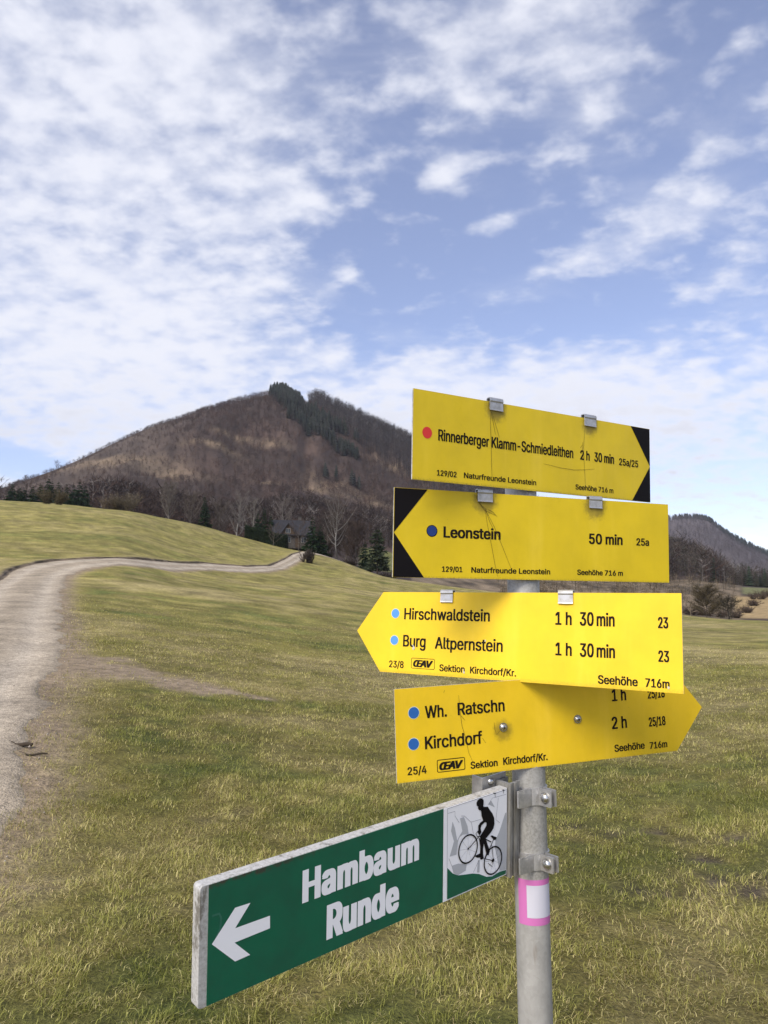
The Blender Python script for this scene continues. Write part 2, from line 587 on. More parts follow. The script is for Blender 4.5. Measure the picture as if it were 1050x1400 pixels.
# ------------------------------------------------------------------ the lie of the land
# one column per bearing: (distance m, picture row the ground reaches there); rows before 8 m are level ground
COLS = {
    -260: [(8.3, 1003), (13, 908), (22, 842), (36, 799), (50, 772), (60, 758), (85, 725), (130, 688), (180, 677), (260, 684), (400, 690), (600, 705), (900, 730), (3500, 800)],
    -60: [(8.3, 1003), (13, 908), (22, 842), (36, 799), (49, 771), (58, 757), (85, 725), (128, 688), (180, 682), (260, 694), (400, 684), (600, 664), (760, 672), (1000, 700), (3500, 810)],
    50: [(8.3, 1003), (13, 908), (22, 842), (36, 797), (50, 770), (58, 757), (85, 726), (130, 690), (185, 688), (270, 698), (400, 682), (640, 642), (800, 650), (1000, 690), (3500, 810)],
    150: [(8.3, 1005), (13, 910), (22, 847), (36, 801), (47, 776), (53, 767), (62, 756), (90, 725), (135, 697), (190, 701), (270, 705), (400, 684), (700, 592), (860, 596), (1100, 650), (3500, 815)],
    250: [(8.3, 1008), (13, 916), (22, 856), (36, 812), (55, 785), (65, 776), (72, 768), (82, 757), (110, 734), (150, 714), (190, 722), (260, 726), (400, 704), (560, 638), (800, 557), (920, 558), (1200, 640), (3500, 820)],
    330: [(8.3, 1010), (13, 922), (22, 862), (36, 820), (60, 793), (76, 780), (85, 770), (95, 762), (118, 748), (150, 735), (190, 745), (260, 742), (380, 712), (600, 640), (870, 543), (960, 541), (1200, 620), (3500, 820)],
    400: [(8.3, 1014), (13, 930), (22, 872), (36, 829), (60, 801), (85, 784), (104, 768), (116, 757), (130, 753.5), (150, 751), (180, 749), (260, 745), (360, 714), (600, 640), (900, 531), (980, 533), (1200, 610), (3500, 820)],
    430: [(8.3, 1016), (13, 933), (22, 876), (36, 833), (60, 804), (85, 788), (108, 770), (122, 760), (132, 757), (150, 757), (180, 755), (260, 748), (360, 718), (600, 645), (880, 541), (985, 531), (1200, 600), (3500, 820)],
    460: [(8.3, 1017), (13, 935), (22, 879), (36, 836), (60, 807), (85, 790), (110, 774), (128, 766), (140, 766), (170, 770), (260, 752), (360, 722), (600, 654), (900, 552), (1000, 543), (1200, 600), (3500, 820)],
    540: [(8.3, 1022), (13, 942), (22, 887), (36, 846), (60, 818), (90, 799), (115, 791), (135, 794), (160, 795), (240, 774), (360, 735), (600, 672), (930, 584), (1010, 580), (1200, 625), (3500, 825)],
    700: [(8.3, 1028), (13, 950), (22, 894), (36, 858), (60, 835), (90, 818), (112, 812), (140, 818), (170, 820), (250, 797), (350, 770), (600, 722), (1000, 650), (1100, 652), (1400, 700), (3500, 828)],
    850: [(8.3, 1033), (13, 957), (22, 900), (36, 868), (60, 850), (90, 838), (112, 832), (140, 836), (170, 832), (230, 810), (300, 794), (420, 772), (700, 746), (1000, 735), (1400, 770), (3500, 830)],
    920: [(8.3, 1035), (13, 959), (22, 902), (36, 872), (60, 855), (90, 844), (110, 839), (140, 842), (170, 836), (230, 811), (300, 795), (350, 780), (420, 744), (480, 740), (580, 770), (1000, 785), (3500, 830)],
    965: [(8.3, 1036), (13, 960), (22, 903), (36, 874), (60, 857), (90, 848), (112, 845), (140, 848), (170, 840), (230, 814), (300, 796), (350, 786), (420, 757), (480, 756), (580, 778), (1000, 788), (3500, 830)],
    1010: [(8.3, 1036), (13, 960), (22, 903), (36, 875), (60, 858), (90, 850), (115, 848), (150, 851), (190, 838), (240, 817), (300, 800), (380, 788), (460, 780), (600, 784), (1000, 790), (3500, 830)],
    1120: [(8.3, 1036), (13, 960), (22, 904), (36, 877), (60, 861), (90, 853), (118, 851), (150, 853), (190, 839), (240, 820), (300, 804), (400, 796), (600, 792), (1000, 794), (3500, 832)],
    1320: [(8.3, 1036), (13, 961), (22, 905), (36, 878), (60, 862), (90, 855), (120, 853), (150, 854), (200, 842), (300, 815), (400, 806), (600, 800), (1000, 800), (3500, 833)],
}
RD = np.geomspace(0.45, 3500, 440)
LD = np.log(RD)
fa = math.radians(36)
AZ = np.concatenate([np.radians(np.arange(-180, -40, 3.5)), np.linspace(-fa - 0.06, -fa, 6)[:-1], np.linspace(-fa, fa, 481), np.linspace(fa, fa + 0.06, 6)[1:], np.radians(np.arange(41, 180.1, 3.5)), [math.pi]])
AZ = np.unique(np.round(AZ, 6))


def land_table():
    azk, tk = [], []
    for px in sorted(COLS):
        ds = [0.4, 3.0, 5.0] + [d for d, _ in COLS[px]]
        zs = [0, 0, 0.0] + [EYE + d * tan_el(px, py) for d, py in COLS[px]]
        azk.append(az_of(px))
        z = pchip(np.log(ds), np.array(zs), LD)
        tk.append(z / RD)
    tab = pchip(np.array(azk), np.array(tk), np.clip(AZ, azk[0], azk[-1]))       # (naz, nd) of z/d
    Z = tab * RD[None, :]
    back = sstep(math.radians(45), math.radians(95), np.abs(AZ))[:, None]
    Z = Z * (1 - back) - back * 0.02 * RD[None, :] * sstep(20, 200, RD)[None, :]
    X = np.sin(AZ)[:, None] * RD[None, :]
    Y = np.cos(AZ)[:, None] * RD[None, :]
    near = 1 - sstep(14, 45, RD)[None, :]
    Z = Z + near * (0.030 * (fbm(X / 0.45, Y / 0.45, 3, 3) - 0.5) + 0.07 * (fbm(X / 2.2, Y / 2.2, 5, 3) - 0.5))
    mid = sstep(14, 45, RD)[None, :] * (1 - sstep(180, 300, RD)[None, :])
    Z = Z + mid * 0.35 * (fbm(X / 9, Y / 9, 15, 3) - 0.5)
    mt = sstep(260, 520, RD)[None, :]
    g1 = fbm(X / 75, Y / 120, 21, 4) - 0.5
    g2 = np.abs(fbm(X / 46 + 0.3 * g1, Y / 210, 31, 3) - 0.5) * 2
    Z = Z + mt * (15 * g1 - 11 * g2 - 6)
    # bring the crest of the mountain to its surveyed outline (wood on top comes later)
    out = [(-260, 735), (-140, 708), (-60, 684), (0, 664), (50, 647), (100, 627), (150, 603), (200, 582), (250, 567), (300, 553), (350, 541), (378, 537), (400, 545), (416, 553), (428, 548), (450, 556),
           (500, 580), (560, 607), (620, 638), (700, 676), (780, 716), (860, 752)]
    azo = np.array([az_of(p) for p, _ in out])
    tgt = pchip(azo, np.array([tan_el(p, q) for p, q in out]), np.clip(AZ, azo[0], azo[-1]))
    far = RD > 480
    for _ in range(2):
        cur = ((Z - EYE) / RD[None, :])[:, far].max(1)
        dl = np.where((AZ > azo[0]) & (AZ < azo[-1]), tgt - cur, 0)
        Z = Z + dl[:, None] * RD[None, :] * sstep(400, 640, RD)[None, :]
    return X, Y, Z


GX, GY, GZ0 = land_table()


def _bil(T, x, y):
    x = np.asarray(x, float); y = np.asarray(y, float)
    a = np.interp(np.arctan2(x, y), AZ, np.arange(len(AZ)))
    d = np.interp(np.log(np.maximum(np.hypot(x, y), RD[0])), LD, np.arange(len(RD)))
    i = np.clip(a.astype(int), 0, len(AZ) - 2); j = np.clip(d.astype(int), 0, len(RD) - 2)
    u, v = a - i, d - j
    return (T[i, j] * (1 - u) + T[i + 1, j] * u) * (1 - v) + (T[i, j + 1] * (1 - u) + T[i + 1, j + 1] * u) * v


def h0(x, y):
    return _bil(GZ0, x, y)


def hit(px, py, dmin=2.0, dmax=2500):
    """where the sight line of a picture point meets the ground"""
    r = ray(px, py)
    hz = math.hypot(r[0], r[1])
    d = np.geomspace(dmin, dmax, 5000)
    x, y = r[0] / hz * d, r[1] / hz * d
    g = EYE + r[2] / hz * d - h0(x, y)
    k = np.nonzero(g <= 0)[0]
    k = k[0] if len(k) else int(np.argmin(g))
    return np.array([x[k], y[k]])


def at(px, d):
    a = az_of(px)
    return np.array([math.sin(a) * d, math.cos(a) * d])


# ------------------------------------------------------------------ road line
inner_px = [(0, 1185), (25, 1100), (50, 1000), (70, 940), (93, 898), (88, 862), (84, 832), (89, 800), (105, 783), (140, 774.5), (200, 775.5), (280, 779.5), (335, 782.5), (372, 781), (393, 776), (411, 766), (424, 757)]
outer_px = [(-420, 1185), (-400, 1100), (-345, 1000), (-250, 940), (-160, 898), (-100, 862), (-52, 832), (-6, 797), (40, 773), (85, 765.5), (135, 764), (200, 766), (280, 770), (340, 775), (372, 773), (389, 765), (404, 757), (414, 753.5)]
IN = np.array([(-4.2, -30.0), (-3.2, -4.0), (-2.75, 2.0)] + [hit(*p) for p in inner_px])
OUT = np.array([(-7.4, -30.0), (-6.4, -4.0), (-6.0, 2.0)] + [hit(*p) for p in outer_px])


def resample(P, n):
    s = np.concatenate([[0], np.cumsum(np.linalg.norm(np.diff(P, axis=0), axis=1))])
    k = s / s[-1]
    t = np.linspace(0, 1, n)
    q = np.stack([pchip(k, P[:, 0], t), pchip(k, P[:, 1], t)], 1)
    return q


NR = 420
IN_R, OUT_R = resample(IN, NR), resample(OUT, NR)
# pair every inner point with the outer line so that the strip stays square to the road
mid0 = 0.5 * (IN_R + OUT_R)
for _ in range(25):
    mid0[1:-1] = 0.25 * mid0[:-2] + 0.5 * mid0[1:-1] + 0.25 * mid0[2:]
MIDL = mid0


def near_dist(P, L):
    """distance from points P (N,2) to polyline L, and the position along it"""
    best = np.full(len(P), 1e9); par = np.zeros(len(P))
    for i in range(len(L) - 1):
        a, b = L[i], L[i + 1]
        ab = b - a
        t = np.clip(((P - a) @ ab) / (ab @ ab + 1e-12), 0, 1)
        d = np.hypot(*(P - a - t[:, None] * ab).T)
        k = d < best
        best[k] = d[k]; par[k] = i + t[k]
    return best, par


dI, _ = near_dist(MIDL, IN_R)
dO, _ = near_dist(MIDL, OUT_R)
tang = np.gradient(MIDL, axis=0)
tang /= np.linalg.norm(tang, axis=1)[:, None]
left = np.stack([-tang[:, 1], tang[:, 0]], 1)
wid_in, wid_out = dI.copy(), dO.copy()
for _ in range(10):
    for w_ in (wid_in, wid_out):
        w_[1:-1] = 0.25 * w_[:-2] + 0.5 * w_[1:-1] + 0.25 * w_[2:]
HALF = 0.5 * (wid_in + wid_out)
MIDC = MIDL + left * ((wid_out - wid_in) * 0.5)[:, None]
MID_S = MIDC[::3]
HALF_S = HALF[::3]


def road_sd(x, y):
    """signed distance to the road's edge (negative on the road)"""
    P = np.stack([np.ravel(x), np.ravel(y)], 1)
    out = np.full(len(P), 50.0)
    k = (P[:, 0] > -75) & (P[:, 0] < 12) & (P[:, 1] < 160)
    d, par = near_dist(P[k], MID_S)
    out[k] = d - np.interp(par, np.arange(len(HALF_S)), HALF_S)
    return out.reshape(np.shape(x))


TRACK = np.array([hit(*p) for p in [(98, 908), (140, 912), (180, 921), (235, 934), (300, 945), (362, 955)]])


def track_mask(x, y):
    P = np.stack([np.ravel(x), np.ravel(y)], 1)
    d, par = near_dist(P, TRACK)
    w = np.interp(par, [0, 1, 2, 3.5, 5], [1.6, 1.1, 0.7, 0.48, 0.2])
    n = fbm(P[:, 0] / 0.5, P[:, 1] / 0.5, 77, 3)
    return (1 - sstep(0.35, 1.25, d / w + (n - 0.5) * 1.3)).reshape(np.shape(x))


def spots(x, y, L):
    s = np.zeros(np.shape(x))
    for (px, py), ra, rb, ang in L:
        c = hit(px, py)
        dx, dy = x - c[0], y - c[1]
        ca, sa = math.cos(ang), math.sin(ang)
        u, v = dx * ca + dy * sa, -dx * sa + dy * ca
        s = np.maximum(s, np.exp(-(u / ra) ** 2 - (v / rb) ** 2))
    return s


GREEN_SPOTS = [((250, 820), 5, 1.6, 0.5), ((300, 836), 7, 2.0, 0.35), ((390, 862), 6, 1.4, 0.2), ((480, 880), 6, 1.2, 0.1), ((330, 958), 3, .5, 0.1),
               ((420, 1010), 2.2, .6, 0), ((130, 955), .9, .5, 0), ((200, 1010), 1.2, .7, 0.3), ((160, 1050), .8, .5, 0), 
               ((200, 1340), .35, .25, 0), ((140, 1390), .4, .3, 0), ((1010, 850), 30, 8, 0), ((80, 735), 14, 5, 0), ((200, 725), 16, 5, .2)]
MUD_SPOTS = [((1010, 1200), .35, .14, 0.1), ((985, 1145), .32, .09, 0.15), ((870, 1215), .18, .09, 0), ((915, 1222), .2, .08, 0), ((830, 1140), .12, .06, 0), ((960, 1175), .14, .07, 0), ((780, 1130), .12, .06, 0), ((900, 1135), .3, .06, 0), ((1060, 1215), .4, .14, 0.1)]

MEADOW_END = (np.array([az_of(p) for p in (-260, 150, 250, 330, 400, 450, 540, 700, 960, 1120)]),
              np.array([215, 180, 176, 168, 160, 150, 130, 124, 118, 124.0]))


def meadow_edge(x, y):
    return np.interp(np.arctan2(x, y), *MEADOW_END)


STRAW = np.array([0.330, 0.268, 0.112])
OLIVE = np.array([0.240, 0.205, 0.058])
GREENC = np.array([0.120, 0.140, 0.034])


def grass_colour(x, y):
    """colour of the sward itself: bleached winter straw mixed with green"""
    x = np.asarray(x, float); y = np.asarray(y, float)
    d = np.hypot(x, y)
    n = 0.55 * fbm(x / 1.4, y / 1.0, 41, 4) + 0.45 * fbm(x / 8.0, y / 5.0, 45, 4)
    g = np.clip(0.38 + (n - 0.5) * 2.4 + 1.15 * (fbm(x / 0.35, y / 0.3, 47, 3) - 0.5) * (1 - sstep(10, 25, d)), 0, 1)
    g = np.clip(g * 0.85 + 0.34 * spots(x, y, GREEN_SPOTS), 0, 1)
    hillside = sstep(48, 75, d) * (np.arctan2(x, y) < az_of(470))
    g = g * (1 - 0.4 * hillside) + 0.22 * hillside
    edge = 1 - sstep(0.0, 1.2, road_sd(x, y))
    g = g * (1 - 0.6 * edge)
    c = np.where(g[..., None] < 0.5, STRAW + (OLIVE - STRAW) * (g[..., None] * 2), OLIVE + (GREENC - OLIVE) * (g[..., None] * 2 - 1))
    return c, g


def land_colour(X, Y):
    d = np.hypot(X, Y)
    c, g = grass_colour(X, Y)
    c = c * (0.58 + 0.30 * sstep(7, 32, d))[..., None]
    tuft = fbm(X / 1.0, Y / 0.7, 51, 4)
    c = c * (1 + sstep(6, 16, d) * 1.1 * (tuft - 0.5) + 0.35 * sstep(20, 50, d) * (fbm(X / 5, Y / 2.4, 55, 3) - 0.5))[..., None]
    sdv = road_sd(X, Y)
    bare = np.clip((1 - sstep(0.0, 0.7, sdv + 0.5 * (fbm(X / 0.6, Y / 0.6, 61, 3) - 0.5))) + track_mask(X, Y), 0, 1)
    soil = np.array([0.25, 0.19, 0.125])
    c = c + (soil - c) * bare[..., None]
    mud = np.clip(spots(X, Y, MUD_SPOTS) * 2.2 * (fbm(X / 0.14, Y / 0.14, 63, 3) - 0.2), 0, 1)
    c = c + (np.array([0.085, 0.066, 0.048]) - c) * mud[..., None]
    far = sstep(0, 10, d - meadow_edge(X, Y) + 8 * (fbm(X / 12, Y / 12, 65, 3) - 0.5))
    n = fbm(X / 40, Y / 60, 71, 4)
    n2 = fbm(X / 9, Y / 14, 73, 4)
    br = np.array([0.045, 0.032, 0.026]) + (np.array([0.072, 0.048, 0.037]) - np.array([0.045, 0.032, 0.026])) * np.clip((n - 0.35) * 3, 0, 1)[..., None]
    br = br * (0.75 + 0.5 * n2)[..., None]
    az = np.arctan2(X, Y)
    cut = (1 - sstep(az_of(180), az_of(300), az)) * sstep(430, 560, d)               # cleared slope, paler grass between stumps
    br = br + (np.array([0.080, 0.060, 0.046]) * (0.5 + 0.9 * n2)[..., None] - br) * (0.75 * cut)[..., None]
    tan = np.zeros(d.shape)
    for px, py, ra, rb in [(345, 603, 34, 5), (318, 600, 16, 4), (372, 606, 16, 4), (290, 607, 30, 4), (440, 672, 20, 12), (400, 700, 26, 12), (475, 668, 30, 12), (520, 690, 26, 14), (505, 705, 24, 10), (370, 660, 12, 5), (205, 640, 40, 14), (160, 632, 40, 14), (545, 640, 30, 12), (950, 815, 14, 8), (985, 818, 16, 5), (925, 800, 16, 6)]:
        cxy = hit(px, py)
        tan = np.maximum(tan, np.exp(-((X - cxy[0]) / ra) ** 2 - ((Y - cxy[1]) / (rb * 1.6)) ** 2))
    tan = np.clip(tan * (0.05 + 1.3 * n2) , 0, 1) * (tan > 0.08)
    br = br + (np.array([0.22, 0.16, 0.10]) - br) * np.clip(tan, 0, 0.9)[..., None]
    c = c + (br - c) * far[..., None]

    def field(px0, px1, d0, d1, colr, soft=3.0):
        nonlocal c
        w = sstep(0, 0.006, az - az_of(px0)) * (1 - sstep(0, 0.006, az - az_of(px1))) * sstep(d0 - soft, d0 + soft, d) * (1 - sstep(d1 - soft, d1 + soft, d))
        c = c + (np.array(colr) * (0.85 + 0.3 * n2)[..., None] - c) * w[..., None]
    field(560, 1010, 128, 330, (0.135, 0.102, 0.066), 8.0)
    patch = sstep(0, 0.006, az - az_of(560)) * (1 - sstep(0, 0.006, az - az_of(1010))) * sstep(125, 140, d) * (1 - sstep(322, 338, d))
    c = c * (1 + patch * np.clip(2.6 * (fbm(X / 5, Y / 9, 67, 4) - 0.5), -0.62, 0.7))[..., None]
    field(488, 560, 205, 300, (0.115, 0.115, 0.038))
    field(1000, 1400, 172, 246, (0.30, 0.215, 0.105))
    field(1012, 1400, 256, 300, (0.14, 0.14, 0.06))
    return c


def fn_land(N, b):
    co = obj_co(N)
    c = vcol(N)
    ca = N.new('ShaderNodeCameraData')
    n1 = N.noise(co, 0.55, 5.0, 0.62)
    n2 = N.noise(co, 6.0, 5.0, 0.65)
    n3 = N.noise(co, 42.0, 4.0, 0.65)
    k = N.m('MULTIPLY', N.m('MULTIPLY', N.ramp(n1, 0.25, 0.75, 0.78, 1.22), N.ramp(n2, 0.25, 0.75, 0.70, 1.30)), N.ramp(n3, 0.25, 0.75, 0.65, 1.35))
    cb = N.new('ShaderNodeVectorMath', operation='SCALE')
    N.t.links.new(c, cb.inputs[0])
    N.put(cb.inputs['Scale'], k)
    N.t.links.new(cb.outputs[0], b.inputs['Base Color'])
    hgt = N.m('ADD', N.m('MULTIPLY', n2, 0.6), N.m('MULTIPLY', n3, 0.25))
    bump(N, b, hgt, 0.9, 0.12)


def build_land():
    sdv = np.full(GX.shape, 50.0)
    k = (GX > -80) & (GX < 12) & (GY < 165) & (np.hypot(GX, GY) < 180)
    sdv[k] = road_sd(GX[k], GY[k])
    Z = GZ0 - 0.16 * (1 - sstep(-0.9, -0.35, sdv))
    mud = np.zeros(GX.shape)
    kk = np.hypot(GX, GY) < 12
    mud[kk] = spots(GX[kk], GY[kk], MUD_SPOTS)
    Z = Z - 0.02 * mud
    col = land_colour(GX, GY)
    na, nd = GX.shape
    V = np.stack([GX, GY, Z], -1).reshape(-1, 3)
    C = col.reshape(-1, 3)
    i = (np.arange(na - 1)[:, None] * nd + np.arange(nd - 1)[None, :])
    F = np.stack([i, i + 1, i + nd + 1, i + nd], -1).reshape(-1, 4)
    F = F[:, ::-1]
    V = np.concatenate([V, [[0, 0, float(Z[:, 0].mean())]]])
    C = np.concatenate([C, C[:1]])
    ctr = len(V) - 1
    F2 = np.stack([np.arange(na - 1) * nd, np.arange(1, na) * nd, np.full(na - 1, ctr)], 1)
    tris = np.concatenate([F[:, [0, 1, 2]], F[:, [0, 2, 3]], F2[:, ::-1]])
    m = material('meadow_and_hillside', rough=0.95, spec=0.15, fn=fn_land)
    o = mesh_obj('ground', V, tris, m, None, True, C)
    tag(o, kind='structure')


build_land()


def fn_road(N, b):
    co = obj_co(N)
    c = vcol(N)
    n1 = N.noise(co, 1.1, 5.0, 0.6)
    n2 = N.noise(co, 14.0, 5.0, 0.7)
    vor = N.new('ShaderNodeTexVoronoi')
    N.t.links.new(co, vor.inputs['Vector'])
    vor.inputs['Scale'].default_value = 55.0
    n3 = N.noise(co, 120.0, 3.0, 0.6)
    k = N.m('MULTIPLY', N.m('MULTIPLY', N.ramp(n1, 0.25, 0.75, 0.74, 1.18), N.ramp(n2, 0.25, 0.75, 0.62, 1.32)), N.ramp(n3, 0.3, 0.7, 0.62, 1.35))
    cb = N.new('ShaderNodeVectorMath', operation='SCALE')
    N.t.links.new(c, cb.inputs[0])
    N.put(cb.inputs['Scale'], k)
    N.t.links.new(cb.outputs[0], b.inputs['Base Color'])
    bump(N, b, N.m('ADD', N.m('MULTIPLY', vor.outputs['Distance'], -0.5), N.m('MULTIPLY', n2, 0.6)), 0.8, 0.02)


def build_road():
    K = 25
    t = np.linspace(-1, 1, K)
    arc = np.concatenate([[0], np.cumsum(np.linalg.norm(np.diff(MIDC, axis=0), axis=1))])
    n = 1400
    # closer steps near the camera
    s = np.interp(np.linspace(0, 1, n), [0, 0.12, 0.55, 0.85, 1], [0, arc[-1] * 0.16, arc[-1] * 0.34, arc[-1] * 0.72, arc[-1]])
    cx, cy = np.interp(s, arc, MIDC[:, 0]), np.interp(s, arc, MIDC[:, 1])
    lx, ly = np.interp(s, arc, left[:, 0]), np.interp(s, arc, left[:, 1])
    hw = np.interp(s, arc, HALF) + 0.10
    X = np.zeros((n, K)); Y = np.zeros((n, K))
    ragL = (fbm(s / 0.7, s * 0 + 3, 81, 4) - 0.5) * 0.55
    ragR = (fbm(s / 0.7, s * 0 + 9, 83, 4) - 0.5) * 0.75
    for k in range(K):
        a = t[k]
        w = hw + (ragL if a > 0 else ragR) * abs(a) ** 4
        X[:, k] = cx + lx * a * w; Y[:, k] = cy + ly * a * w
    crown = 0.035 * (1 - t ** 2)[None, :] - 0.03 * np.exp(-((np.abs(t) - 0.5) / 0.16) ** 2)[None, :]
    Z = h0(X, Y) + crown + 0.012 + 0.02 * (fbm(X / 0.5, Y / 0.5, 85, 3) - 0.5)
    Z -= 0.055 * sstep(0.84, 1.0, np.abs(t))[None, :]
    tt = np.abs(t)[None, :] + 0.18 * (fbm(X / 0.8, Y / 1.5, 87, 3) - 0.5)
    wheel = np.exp(-((tt - 0.5) / 0.2) ** 2)
    verge = sstep(0.80, 1.02, tt)
    base = np.array([0.345, 0.283, 0.205]); pale = np.array([0.43, 0.362, 0.275]); dirt = np.array([0.22, 0.18, 0.125])
    c = base + (pale - base) * wheel[..., None]
    midg = np.exp(-(tt / 0.16) ** 2) * 0.5 * np.clip((fbm(X / 1.5, Y / 1.5, 89, 3) - 0.35) * 3, 0, 1)
    c = c + (dirt - c) * np.clip(verge + midg, 0, 1)[..., None]
    i = (np.arange(n - 1)[:, None] * K + np.arange(K - 1)[None, :])
    F = np.stack([i, i + 1, i + K + 1, i + K], -1).reshape(-1, 4)[:, ::-1]
    o = mesh_obj('gravel_road', np.stack([X, Y, Z], -1).reshape(-1, 3), F, material('gravel', rough=0.95, spec=0.15, fn=fn_road), None, True, c.reshape(-1, 3))
    tag(o, kind='structure')
    # raw earth bank cut along the upper side of the road
    out_a = MIDC + left * HALF[:, None]
    keep = np.nonzero((out_a[:, 1] > 25) & (np.arange(NR) < NR - 14))[0]
    a0 = np.concatenate([[0], np.cumsum(np.linalg.norm(np.diff(out_a[keep], axis=0), axis=1))])
    s2 = np.arange(0, a0[-1], 0.22)
    px, py = np.interp(s2, a0, out_a[keep, 0]), np.interp(s2, a0, out_a[keep, 1])
    nx, ny = np.interp(s2, a0, left[keep, 0]), np.interp(s2, a0, left[keep, 1])
    hb = 0.03 + 0.16 * fbm(s2 / 2.5, s2 * 0, 91, 4) * sstep(0, 8, s2)
    rows = []
    for q, (off, up) in enumerate([(-0.12, -0.06), (0.02, 0.10), (0.10, 0.45), (0.12, 0.82), (0.42, 1.0), (1.1, 0.55), (1.8, -0.25)]):
        o2 = off + 0.16 * (fbm(s2 / 0.6, s2 * 0 + q * 7.7, 93 + q, 3) - 0.5)
        x, y = px + nx * o2, py + ny * o2
        rows.append(np.stack([x, y, h0(x, y) + hb * up], 1))
    R = np.stack(rows, 1)
    n2_, K2 = R.shape[:2]
    cc = np.zeros((n2_, K2, 3))
    earth = np.array([0.15, 0.115, 0.078])
    for q in range(K2):
        gcol, _ = grass_colour(R[:, q, 0], R[:, q, 1])
        cc[:, q] = earth * (0.7 + 0.8 * vnoise(s2 * 2, s2 * 0 + q, 95))[:, None] if q < 4 else gcol * 0.92
    i = (np.arange(n2_ - 1)[:, None] * K2 + np.arange(K2 - 1)[None, :])
    F = np.stack([i, i + 1, i + K2 + 1, i + K2], -1).reshape(-1, 4)[:, ::-1]
    tag(mesh_obj('road_bank', R.reshape(-1, 3), F, MATS['meadow_and_hillside'], None, False, cc.reshape(-1, 3)), kind='structure')


build_road()


# ------------------------------------------------------------------ grass, pebbles
def fn_blade(N, b):
    N.t.links.new(vcol(N), b.inputs['Base Color'])


def fn_thin(N, b):
    """a thin leaf lets part of the light through"""
    c = vcol(N)
    N.t.links.new(c, b.inputs['Base Color'])
    tr = N.new('ShaderNodeBsdfTranslucent')
    N.t.links.new(c, tr.inputs['Color'])
    mx = N.new('ShaderNodeMixShader')
    mx.inputs[0].default_value = 0.35
    out = [n for n in N.n if n.bl_idname == 'ShaderNodeOutputMaterial'][0]
    N.t.links.new(b.outputs[0], mx.inputs[1])
    N.t.links.new(tr.outputs[0], mx.inputs[2])
    N.t.links.new(mx.outputs[0], out.inputs['Surface'])


M_BLADE = material('grass_blades', rough=0.7, spec=0.25, fn=fn_thin)


